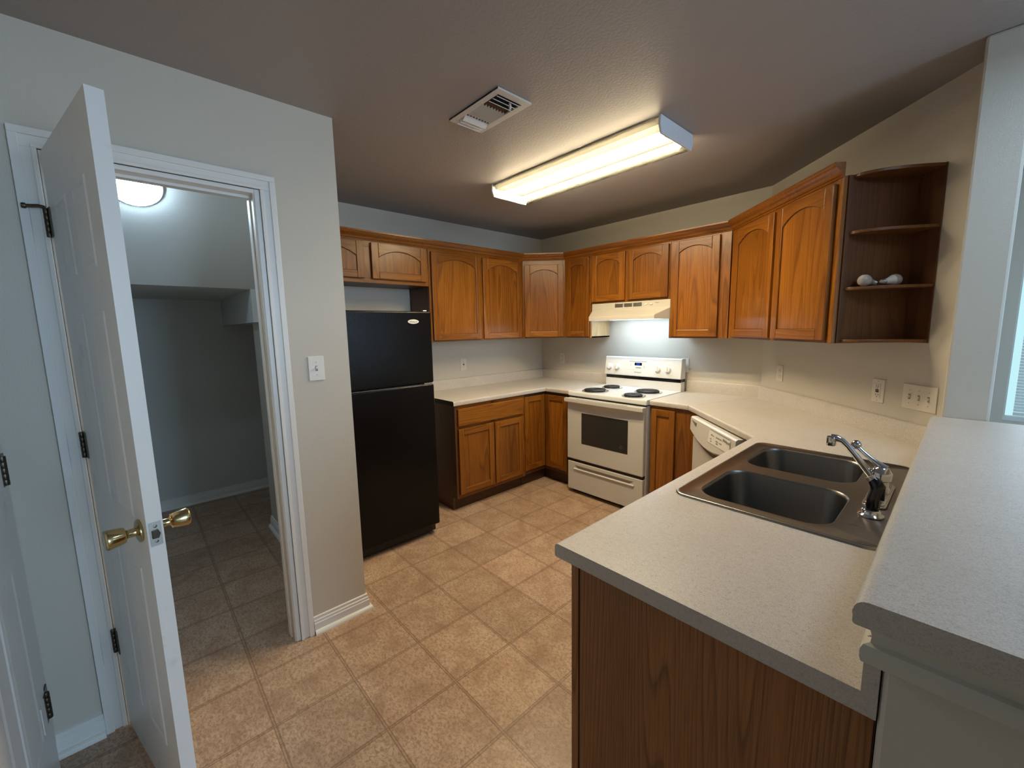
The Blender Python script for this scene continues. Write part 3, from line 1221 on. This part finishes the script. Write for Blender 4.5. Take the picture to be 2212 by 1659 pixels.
    m.box(.018, .026, -.006, .010, .052, .086)
    m.obj('handle', BLACK, p, smooth=45)
    MB().lathe([(.0125, 0), (.0125, .013), (.0105, .014), (0, .014)], (-.002, .006, .101), (-.62, .15, .77), 18).obj('nozzle', DULL, p, smooth=40)


BOWL = mat('satin_steel_bowl', (.17, .168, .165), .34, 1)


# ------------------------------------------------------------------ appliances
def build_fridge():
    f = thing('refrigerator', 'black top-freezer refrigerator with textured doors', 'refrigerator', (.812, -2.655, 0), RA)
    w = .705   # local x toward +y, local y toward the wall
    MB().box(.004, w - .004, .075, .745, .03, 1.582).obj('cabinet_body', FRIDGE, f, bevel=.006)
    MB().box(.01, w - .01, .05, .07, .02, .075).obj('kick_grille', BLKM, f)
    for z0, z1, nm in ((1.112, 1.595, 'freezer_door'), (.082, 1.100, 'fridge_door')):
        d = MB().box(0, w, 0, .068, z0, z1).obj(nm, FRIDGE, f, bevel=.010, seg=3)
        hx = .045
        h = MB().tube([(hx, -.002, z0 + .05), (hx, -.035, z0 + .08), (hx, -.035, z1 - .10), (hx, -.002, z1 - .06)] if nm == 'freezer_door'
                      else [(hx, -.002, z1 - .05), (hx, -.035, z1 - .08), (hx, -.035, z1 - .50), (hx, -.002, z1 - .54)], .011, 10)
        h.obj('handle', BLKM, d, smooth=50)
        if nm == 'freezer_door':
            b = MB()
            pts = [(.038 * math.cos(a) * (1 + .06 * abs(math.cos(a))), .0145 * math.sin(a)) for a in [2 * PI * i / 32 for i in range(32)]]
            b.prism(pts, 'y', -.0035, .0)
            bd = b.obj('badge', PLAST, d, (.566, 0, 1.527), bevel=.001)
            bd['label'] = 'white oval maker badge'
            text('Whirlpool', .0135, GREYT, bd, (0, -.0038, -.001), (PI / 2, 0, 0))
    MB().box(w - .075, w - .012, .004, .060, 1.1005, 1.1115).obj('center_hinge', DULL, f)
    MB().box(w - .045, w - .015, .030, .060, 1.595, 1.604).obj('hinge_cover', DULL, f, bevel=.004)
    MB().box(0.01, w - .01, .004, .06, 1.1015, 1.103).obj('door_gasket', GREYT, f)


def coil(parent, x, y, z, R, nt):
    g = bpy.data.objects.new('burner', None)
    COL.objects.link(g)
    g.parent = parent
    g.location = (x, y, z)
    MB().lathe([(R + .016, 0), (R + .017, .003), (R + .012, .004), (R + .004, .0), (R * .8, -.001), (R * .3, -.002), (0, -.002)], (0, 0, .001), (0, 0, 1), 36).obj('drip_pan', CHROME, g, smooth=40)
    pts = []
    N = nt * 26
    for i in range(N + 1):
        a = 2 * PI * i / 26
        r = .018 + (R - .018) * i / N
        pts.append((r * math.cos(a), r * math.sin(a), .0115))
    MB().tube(pts, .0062, 8).obj('coil_element', COIL, g, smooth=60)
    s_ = MB()
    for k in range(3):
        a = 2 * PI * k / 3 + .4
        s_.tube([(0, 0, .004), (R * math.cos(a), R * math.sin(a), .004)], .0025, 6)
    s_.obj('coil_support', DULL, g)
    return g


def build_range():
    r = thing('range', 'white electric coil range with oven below the hood', 'range', (.943, -.690, 0), RB)
    w = .757
    b = MB()
    b.box(.004, w - .004, .045, .655, .03, .868)
    b.obj('body', ENAM, r)
    MB().box(.02, w - .02, .060, .60, .0, .03).obj('plinth', BLKM, r)
    t = MB()
    t.prism([(.030, .876), (.022, .882), (.022, .908), (.030, .917), (.580, .919), (.580, .876)], 'x', 0, w)
    t.obj('cooktop', ENAM, r, bevel=.004)
    MB().box(.012, w - .012, .036, .10, .862, .877).obj('vent_gap', BLKM, r)
    d = MB().box(.006, w - .006, 0, .044, .318, .862)
    dr = d.obj('oven_door', ENAMF, r, bevel=.008, seg=3)
    MB().box(.165, .617, -.0012, .003, .472, .742).obj('oven_window', OVENG, dr)
    # maker's disc on the glass, drawn as a ring with three bars
    g = MB().lathe([(.015, 0), (.015, .0012), (.0125, .0012), (.0125, 0)], (.560, -.0012, .520), (0, -1, 0), 24)
    for k, (a, q) in enumerate(((-.007, .007), (-.009, .006), (-.006, .009))):
        g.box(.560 + a, .560 + q, -.0022, -.0010, .5255 - k * .006, .5275 - k * .006)
    g.obj('emblem', DULL, dr)
    # bowed handle across the whole door top
    h = MB()
    n = 18
    top, bot = [], []
    for i in range(n + 1):
        u = i / n
        x = .0 + w * u
        yb = -.034 - .010 * math.sin(PI * u)
        h.v += [(x, yb, .862), (x, yb, .834), (x, yb + .006, .827), (x, 0.0, .824 - .040 * math.sin(PI * u)), (x, 0.0, .862)]
    for i in range(n):
        for a in range(5):
            c = (a + 1) % 5
            h.f.append([i * 5 + a, i * 5 + c, (i + 1) * 5 + c, (i + 1) * 5 + a])
            h.m.append(0)
    h.f += [[0, 1, 2, 3, 4], [n * 5 + a for a in range(5)]]
    h.m += [0, 0]
    hh = h.obj('door_handle', ENAMF, dr, smooth=35)
    v = MB()
    for k in range(26):
        x = .13 + k * .019
        v.box(x, x + (.015 if 6 < k < 20 else .019), -.026 - .01 * math.sin(PI * x / w), -.018 - .01 * math.sin(PI * x / w), .8622, .8627)
    v.obj('vent_slots', GAP, hh)
    q = MB()
    zc, y0 = .292, 0
    q.box(.008, w - .008, .006, .05, .035, .292, 0)
    dw = q.obj('storage_drawer', ENAMF, r, bevel=.007, seg=3)
    q = MB()
    q.add([(.085, .0052, .262), (w - .085, .0052, .262), (w - .125, .0052, .238), (.125, .0052, .238)], [(0, 1, 2, 3)], 0)  # flat dark quad paints the shaded hollow above the lip
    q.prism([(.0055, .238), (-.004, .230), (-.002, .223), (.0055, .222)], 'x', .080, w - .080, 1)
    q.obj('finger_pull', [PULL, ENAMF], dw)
    MB().box(.012, w - .012, .012, .05, .2935, .3165).obj('drawer_gap', BLKM, r)
    # back guard
    MB().prism([(.583, .876), (.583, .988), (.590, .994), (.655, .994), (.655, .876)], 'x', .004, w - .004).obj('back_guard', ENAM, r, bevel=.004)
    MB().box(.010, w - .008, .584, .655, .990, 1.022).obj('guard_gap', BLACK, r)
    p = MB()
    p.prism([(.570, 1.020), (.565, 1.026), (.585, 1.186), (.595, 1.192), (.655, 1.190), (.655, 1.020)], 'x', .002, w - .002)
    cp = p.obj('control_panel', ENAM, r, bevel=.004)
    tilt = math.atan2(.020, .160)
    fx = bpy.data.objects.new('panel_face', None)
    def on(x, z, lift=0):      # a point on the sloping face
        return (x, .565 + (z - 1.026) * .125 - lift, z)
    def fr(a, b, z0, z1, m_, nm, lift=.0008, par=cp):
        mm = MB()
        A, B_, C_, D_ = on(a, z0, lift), on(b, z0, lift), on(b, z1, lift), on(a, z1, lift)
        mm.add([A, B_, C_, D_, (a, A[1] + .003, z0), (b, A[1] + .003, z0), (b, C_[1] + .003, z1), (a, C_[1] + .003, z1)],
               [(0, 1, 2, 3), (0, 4, 5, 1), (1, 5, 6, 2), (2, 6, 7, 3), (3, 7, 4, 0)])
        return mm.obj(nm, m_, par)
    tp = fr(.258, .438, 1.080, 1.154, PLAST, 'touch_pad', .0010)
    fr(.262, .434, 1.1515, 1.1555, GREYT, 'pad_rule', .0016, tp)
    ck = fr(.318, .390, 1.118, 1.143, BLACK, 'clock_window', .0018, tp)
    text('8:05', .021, CLOCK, ck, on(.354, 1.1305, .0024), (PI / 2 - tilt, 0, 0), .0002)
    for x, z, s_ in ((.278, 1.128, .010), (.278, 1.116, .008), (.412, 1.118, .008), (.412, 1.106, .008), (.412, 1.096, .008), (.418, 1.11, .007), (.404, 1.137, .006)):
        fr(x - s_ / 2, x + s_ / 2, z - .0018, z + .0018, GREYT, 'key_mark', .0016, tp)
    fr(.330, .384, 1.094, 1.102, GREYT, 'key_mark', .0016, tp)
    text('Whirlpool', .017, GREYT, cp, on(.352, 1.057, .0008), (PI / 2 - tilt, 0, 0))
    for x in (.055, .140, .548, .640):
        kb = MB()
        c0 = on(x, 1.098, 0)
        dirv = (0, -math.cos(tilt), math.sin(tilt) * 1.0)
        kb.lathe([(.030, 0), (.030, .002), (.026, .004), (.025, .018), (.022, .022), (0, .0225)], c0, dirv, 28)
        k_ = kb.obj('knob', PLAST, cp, smooth=40)
        gr = MB().box(-.005, .005, -.0085, .0, -.022, .022)
        gr.obj('grip', PLAST, k_, (c0[0], c0[1] - .0205, c0[2] + .003), (-tilt, 0, 0), bevel=.002)
        for q in range(3):
            fr(x - .003 + .012 * (q - 1), x - .001 + .012 * (q - 1), 1.137 - .004 * abs(q - 1), 1.143 - .004 * abs(q - 1), GREYT, 'dial_mark', .0009, cp)
    fr(.098, .104, 1.062, 1.067, GREYT, 'indicator_lamp', .0012)
    for x, y, R, n in ((.197, .150, .098, 5), (.190, .415, .076, 4), (.567, .380, .098, 5), (.585, .125, .076, 4)):
        coil(r, x, y, .9188, R, n)


ENAMF = mat('almond_white_enamel', (.60, .58, .54), .3)
PULL = mat('pull_recess_shade', (.17, .15, .125), .6)  # dark tone that paints recess shade onto flat fronts


def build_hood():
    h = thing('range_hood', 'almond range hood with a lit lamp above the range', 'range hood', (.946, 0, 0), 0)
    w = .749
    o = MB()
    ch, yf, yl = .0625, -.335, -.467
    def ring(pts):
        return pts
    # plan outline at three heights, chamfered at the front
    A = [(0, -.003, 1.676), (0, yf, 1.676), (w, yf, 1.676), (w, -.003, 1.676)]
    B = [(0, -.003, 1.612), (0, yf, 1.612), (w, yf, 1.612), (w, -.003, 1.612)]
    C = [(0, -.003, 1.565), (0, yf, 1.556), (ch, yl, 1.556), (w - ch, yl, 1.556), (w, yf, 1.556), (w, -.003, 1.565)]
    Dn = [(p[0], p[1], 1.524) for p in C]
    v = A + B + C + Dn
    f = [(0, 1, 2, 3), (0, 4, 5, 1), (1, 5, 6, 2), (2, 6, 7, 3), (0, 3, 7, 4)]
    f += [(5, 10, 11, 6), (4, 8, 9, 5), (5, 9, 10), (6, 11, 12), (6, 12, 13, 7), (4, 7, 13, 8)]
    for i in range(6):
        j = (i + 1) % 6
        f.append((8 + i, 8 + j, 14 + j, 14 + i))
    o.add(v, f)
    o.obj('shell', BISQ, h, bevel=.003)
    u = MB()
    u.add([(.004, -.006, 1.545), (.004, yf + .003, 1.545), (ch + .002, yl + .006, 1.545), (w - ch - .002, yl + .006, 1.545), (w - .004, yf + .003, 1.545), (w - .004, -.006, 1.545)], [(0, 1, 2, 3, 4, 5)])
    u.obj('filter_panel', DULL, h)
    MB().box(.10, .65, -.30, -.12, 1.529, 1.5445).obj('lamp_lens', HOODL, h)
    for k in range(3):
        x = .246 + k * .089
        g = MB().box(x, x + .078, yf - .0015, yf + .001, 1.634, 1.664, 0)
        for q in range(7):
            g.box(x + .003, x + .075, yf - .0025, yf - .001, 1.6365 + q * .0038, 1.6382 + q * .0038, 1)
        g.obj('vent_grille', [VENTG, DULL], h)
    c = MB()
    for x in (.530, .578):
        c.box(x, x + .022, yf - .006, yf, 1.642, 1.651)
    c.obj('rocker_switch', PLAST, h, bevel=.001)
    MB().box(.622, .652, yf - .0012, yf, 1.653, 1.657).obj('maker_mark', GREYT, h)


VENTG = mat('hood_vent_recess', (.10, .10, .09), .5)


def build_dishwasher():
    p = CW(.408, .655, 0)
    d = thing('dishwasher', 'white dishwasher built in under the angled countertop', 'dishwasher', p, RC)
    w = .610
    MB().box(.004, w - .004, .045, .60, .03, .868).obj('tub', BLKM, d)
    MB().box(.01, w - .01, .07, .09, .0, .11).obj('toe_panel', ENAMF, d)
    MB().box(0, w, .006, .044, .115, .735).obj('door', ENAMF, d, bevel=.006)
    # control panel: lower edge bows downward
    n = 20
    m = MB()
    for i in range(n + 1):
        u = i / n
        x = w * u
        zb = .770 - .055 * math.sin(PI * u) ** .9
        yb = -.014 - .014 * math.sin(PI * u)
        m.v += [(x, .0, .868), (x, -.010, .860), (x, yb, zb + .012), (x, yb + .010, zb), (x, .04, zb), (x, .04, .868)]
    for i in range(n):
        for a in range(6):
            c = (a + 1) % 6
            m.f.append([i * 6 + a, i * 6 + c, (i + 1) * 6 + c, (i + 1) * 6 + a])
            m.m.append(0)
    m.f += [list(range(6)), [n * 6 + a for a in range(6)]]
    m.m += [0, 0]
    cp = m.obj('control_panel', ENAMF, d, smooth=35)
    # flat dark crescent painting the grip shadow beneath the panel
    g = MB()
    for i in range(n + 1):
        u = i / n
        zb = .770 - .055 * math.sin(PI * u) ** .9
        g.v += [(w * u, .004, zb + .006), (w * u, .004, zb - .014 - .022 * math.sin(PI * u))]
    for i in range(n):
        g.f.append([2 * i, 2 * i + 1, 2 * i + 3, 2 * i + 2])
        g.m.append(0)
    g.obj('grip_shade', PULL, d)
    MB().prism([(.035, .848), (.105, .842), (.105, .824), (.096, .824)], 'y', -.0185, -.0130).obj('badge_shade', PULL, cp)  # dark patch on the panel, a recess's shade put into colour
    f = MB()
    def pt(x, z):
        u = x / w
        yb = -.014 - .014 * math.sin(PI * u)
        zb = .770 - .055 * math.sin(PI * u) ** .9 + .012
        return -.010 + (yb + .010) * (.860 - z) / (.860 - zb) - .0012
    def patch(a, b, z0, z1, lift=0.0):
        f.v += [(a, pt(a, z0) - lift, z0), (b, pt(b, z0) - lift, z0), (b, pt(b, z1) - lift, z1), (a, pt(a, z1) - lift, z1)]
        k = len(f.v) - 4
        f.f.append([k, k + 1, k + 2, k + 3])
    for k in range(8):
        patch(.30 + k * .0325, .3325 + k * .0325, .775, .850, .001)
    f.m = [0] * 8
    cpn = f.obj('button_panel', PLAST, cp)
    f = MB()
    for a, b, z in ((.33, .352, .822), (.358, .366, .820), (.40, .418, .822), (.423, .44, .822), (.445, .465, .822), (.33, .345, .798), (.40, .412, .800), (.416, .428, .800), (.445, .455, .800), (.46, .472, .800), (.335, .35, .784), (.404, .43, .788)):
        patch(a, b, z, z + .007, .0022)
    f.m = [0] * len(f.f)
    f.obj('button_marks', GREYT, cpn)
    text('Whirlpool', .020, GREYT, cpn, (.520, pt(.52, .832) - .0035, .832), (PI / 2 - .12, 0, 0))
    f = MB()
    f.box(.31, .55, pt(.43, .853) - .0028, pt(.43, .853) + .001, .852, .8535)
    f.obj('rule', GREYT, cpn)


# ------------------------------------------------------------------ ceiling fittings
def build_ceiling_light():
    x0, x1, y0, y1, zb = 1.022, 2.246, -1.565, -1.235, 2.358
    l = thing('ceiling_light', 'lit two-tube fluorescent ceiling fixture with clear lens', 'ceiling light', ((x0 + x1) / 2, (y0 + y1) / 2, H))
    cx, cy = (x0 + x1) / 2, (y0 + y1) / 2
    hx, hy, d = (x1 - x0) / 2, (y1 - y0) / 2, zb - H
    m = MB()
    m.box(-hx + .012, hx - .012, -hy + .028, hy - .028, -.030, -.0015)
    m.obj('pan', PANM, l)
    for sx in (-1, 1):
        a, b = sorted((sx * hx, sx * (hx - .012)))
        e = MB().prism([(-hy, -.0015), (-hy - .004, -.045), (-hy + .012, d), (hy - .012, d), (hy + .004, -.045), (hy, -.0015)], 'x', a, b)
        e.obj('end_cap', ENDC, l, bevel=.002)
    s = MB()
    prof = [(-hy + .002, -.006), (-hy, -.040), (-hy + .005, -.062), (-hy + .016, d + .002), (0, d - .001), (hy - .016, d + .002), (hy - .005, -.062), (hy, -.040), (hy - .002, -.006)]
    n = len(prof)
    v = [(-hx + .012, q[0], q[1]) for q in prof] + [(hx - .012, q[0], q[1]) for q in prof]
    s.add(v, [(i, i + 1, n + i + 1, n + i) for i in range(n - 1)])
    s.m = [1, 1, 1, 0, 0, 1, 1, 1]
    s.obj('lens', [LENS, LENSS], l)
    for sy in (-1, 1):
        t = MB().lathe([(.0, 0), (.015, 0), (.0165, .004), (.0165, 1.156), (.015, 1.16), (0, 1.16)], (-.58, sy * .085, -.0615), (1, 0, 0), 16)
        t.obj('tube', TUBE, l, smooth=40)


PANM = mat('dimmed_lamp_pan', (.004, .004, .0037), .8)  # painted near black to keep the space between the lit tubes dim
ENDC = mat('white_end_cap', (.72, .74, .78), .4)


def build_vent():
    x0, x1, y0, y1 = 1.572, 1.922, -2.278, -2.086
    v = thing('ceiling_vent', 'white metal air register in the ceiling beside the light', 'vent', ((x0 + x1) / 2, (y0 + y1) / 2, H))
    hx, hy = (x1 - x0) / 2, (y1 - y0) / 2
    f = MB()
    ix, iy = hx - .034, hy - .030
    for a, b, c, d in ((-hx, -ix, -hy, hy), (ix, hx, -hy, hy), (-ix, ix, -hy, -iy), (-ix, ix, iy, hy)):
        f.box(a, b, c, d, -.009, -.001)
    f.box(-hx, hx, -hy, -hy + .003, -.009, -.001)
    f.obj('frame', VENTW, v, bevel=.0015)
    MB().box(-ix, ix, -iy, iy, -.0025, -.0012).obj('duct_shade', BLACK, v)  # flat black sheet painting the darkness inside the duct
    # far end: three open slots, camera end: three tilted deflectors, middle: long fins
    s = MB()
    for k in range(3):
        x = ix - .024 - k * .026
        s.add([(x, -iy, -.003), (x + .016, -iy, -.013), (x + .016, iy, -.013), (x, iy, -.003)], [(0, 1, 2, 3)])
        s.add([(x + .016, -iy, -.013), (x + .0185, -iy, -.0115), (x + .0185, iy, -.0115), (x + .016, iy, -.013)], [(0, 1, 2, 3)])
    s.obj('louver', VENTW, v)
    s = MB()
    for k in range(8):
        y = -iy + .008 + k * (2 * iy - .016) / 7
        s.add([(-ix + .072, y - .006, -.004), (ix - .098, y - .006, -.004), (ix - .106, y + .004, -.012), (-ix + .066, y + .004, -.012)], [(0, 1, 2, 3)])
    s.obj('fin', VENTW, v)
    s = MB()
    for k in range(3):
        x = -ix + .010 + k * .022
        s.add([(x, -iy, -.004), (x - .020, -iy, -.022), (x - .020, iy, -.022), (x, iy, -.004)], [(0, 1, 2, 3)])
    s.obj('deflector', VENTW, v)
    MB().box(ix - .03, ix - .022, .02, .028, -.030, -.004).obj('damper_lever', VENTW, v)


VENTW = mat('white_painted_metal', (.62, .61, .60), .4)


def build_closet_lamp():
    q = Vector((1, 0, -1)).normalized()
    c = Vector((.497, -3.383, 2.197))
    l = thing('closet_light', 'glowing white dome light on the closet slope', 'ceiling light', c)
    MB().lathe([(.108, .001), (.108, .014), (.102, .018)], (0, 0, 0), q, 32).obj('rim', ENAM, l, smooth=40)
    MB().lathe([(.100, .016), (.097, .030), (.084, .046), (.060, .058), (.030, .064), (0, .066)], (0, 0, 0), q, 32).obj('dome', GLOBE, l, smooth=60)


# ------------------------------------------------------------------ outlets and switches
def plate(name, label, cat, loc, rz, w, h, kinds, pm, group):
    """wall plate centred on loc, front toward local -y"""
    o = thing(name, label, cat, loc, rz, group)
    MB().box(-w / 2, w / 2, -.005, -.0003, -h / 2, h / 2).obj('cover_plate', pm, o, bevel=.002)
    n = len(kinds)
    for i, k in enumerate(kinds):
        x = (i - (n - 1) / 2) * .046
        if k == 'duplex':
            for sz in (-1, 1):
                r = MB()
                r.prism(rr(x - .016, x + .016, sz * .0195 - .013, sz * .0195 + .013, .009), 'y', -.0068, -.004, 0)
                for sx in (-1, 1):
                    r.box(x + sx * .0065 - .0012, x + sx * .0065 + .0012, -.0072, -.0060, sz * .0195 - .001, sz * .0195 + .007, 1)
                r.lathe([(.0024, 0), (.0024, .0006)], (x, -.0066, sz * .0195 - .0075), (0, -1, 0), 10, 1)
                r.obj('socket', [pm, GAP], o)
        elif k == 'gfci':
            r = MB().box(x - .017, x + .017, -.0072, -.004, -.034, .034, 0)
            r.obj('socket_body', pm, o, bevel=.001)
            b = MB().box(x - .009, x + .009, -.0085, -.0071, -.007, -.001, 0)
            b.box(x - .009, x + .009, -.0085, -.0071, .001, .007, 0)
            for sz in (-1, 1):
                for sx in (-1, 1):
                    b.box(x + sx * .0065 - .0012, x + sx * .0065 + .0012, -.0076, -.0070, sz * .021 - .002, sz * .021 + .006, 0)
                b.lathe([(.0024, 0), (.0024, .0006)], (x, -.0071, sz * .021 - .008), (0, -1, 0), 10, 0)
            b.obj('test_buttons', GAP, o)
        else:
            r = MB().box(x - .0052, x + .0052, -.0058, -.004, -.012, .012, 1)
            r.prism([(-.005, -.006), (-.005, .006), (-.014, .0095 if k == 'up' else -.001), (-.014, .001 if k == 'up' else -.0095)], 'x', x - .0038, x + .0038, 0)
            r.obj('toggle', [pm, GREYT], o)
        sc = MB()
        for z in ((-.030, .030) if k in ('up', 'down') else (0,) if k == 'duplex' else (-.048, .048)):
            sc.lathe([(.003, 0), (.003, .0008), (0, .0014)], (x, -.005, z), (0, -1, 0), 10)
        sc.obj('screw', DULL, o)
    return o


def build_plates():
    G = 'outlets and switches on the kitchen walls'
    plate('wall_outlet', 'white outlet between refrigerator and room corner', 'outlet', (0, -1.114, 1.134), RA, .070, .114, ['gfci'], PLATE, G)
    plate('wall_outlet', 'white outlet left of the range near the room corner', 'outlet', (.308, 0, 1.141), RB, .070, .114, ['duplex'], PLATE, G)
    plate('wall_outlet', 'white outlet at the right edge of the range control panel', 'outlet', (1.673, 0, 1.132), RB, .072, .116, ['duplex'], PLAST, G)
    plate('wall_outlet', 'white outlet on the angled wall just right of its corner', 'outlet', CW(.232, 0, 1.126), RC, .070, .114, ['duplex'], PLATE, G)
    plate('wall_outlet', 'white outlet beside the triple switch on the angled wall', 'outlet', CW(1.056, 0, 1.127), RC, .072, .116, ['gfci'], PLATE, G)
    plate('wall_switch', 'white triple toggle switch plate below the open shelf', 'switch', CW(1.277, 0, 1.127), RC, .164, .114, ['up', 'down', 'down'], PLATE, G)
    plate('wall_switch', 'white single toggle switch beside the closet doorway', 'switch', (XD, -2.845, 1.302), RA, .070, .114, ['up'], PLAST, G)


def build_bulbs():
    z = UZ + .488 - .241 - .0065
    zt = UZ + .241 + .013
    def bulb(name, label, s_, off, ds, do, r, gm):
        P = Vector(CW(s_, off, zt + r))
        d = Vector((ds * S2 - do * S2, -ds * S2 - do * S2, 0)).normalized()
        tip = (.0135 - r) / .075
        d = (d + Vector((0, 0, tip))).normalized()
        b = thing(name, label, 'light bulb', (0, 0, 0), 0, 'spare light bulbs on the shelf')
        g = MB().lathe([(0, -r), (r * .5, -r * .87), (r * .87, -r * .5), (r, 0), (r * .93, r * .42), (r * .72, r * .86), (r * .50, r * 1.32), (.0135, r * 1.72)], (P), d, 24)
        go = g.obj('globe', gm, b, smooth=60)
        pr = []
        for k in range(5):
            pr += [(.0130, r * 1.70 + k * .004), (.0118, r * 1.70 + k * .004 + .002)]
        pr += [(.007, r * 1.7 + .023), (.004, r * 1.7 + .026), (0, r * 1.7 + .026)]
        MB().lathe(pr, (P), d, 18).obj('screw_base', DULL, b, smooth=40)
        return b, P, d, r
    bulb('light_bulb', 'frosted round bulb lying at left on the lower shelf', 1.213, .236, -.30, -.95, .0265, BULBG)
    b, P, d, r = bulb('light_bulb', 'white LED bulb lying at right with base facing left', 1.222, .112, .02, 1.0, .0255, PLAST2)
    MB().lathe([(0, -r - .0006), (r * .52, -r * .88), (r * .89, -r * .5), (r + .0006, 0), (r * .95, r * .40)], (P), d, 24, cap=False).obj('diffuser', BULBG, b, smooth=60)


PLAST2 = mat('bright_white_plastic', (.66, .66, .65), .4)

build_room()
build_trim()
build_closet_door()
build_hall_door()
build_nook_window()
build_uppers()
build_crown()
build_end_shelf()
build_bases()
build_worktops()
build_sink()
build_fridge()
build_range()
build_hood()
build_dishwasher()
build_ceiling_light()
build_vent()
build_closet_lamp()
build_plates()
build_bulbs()
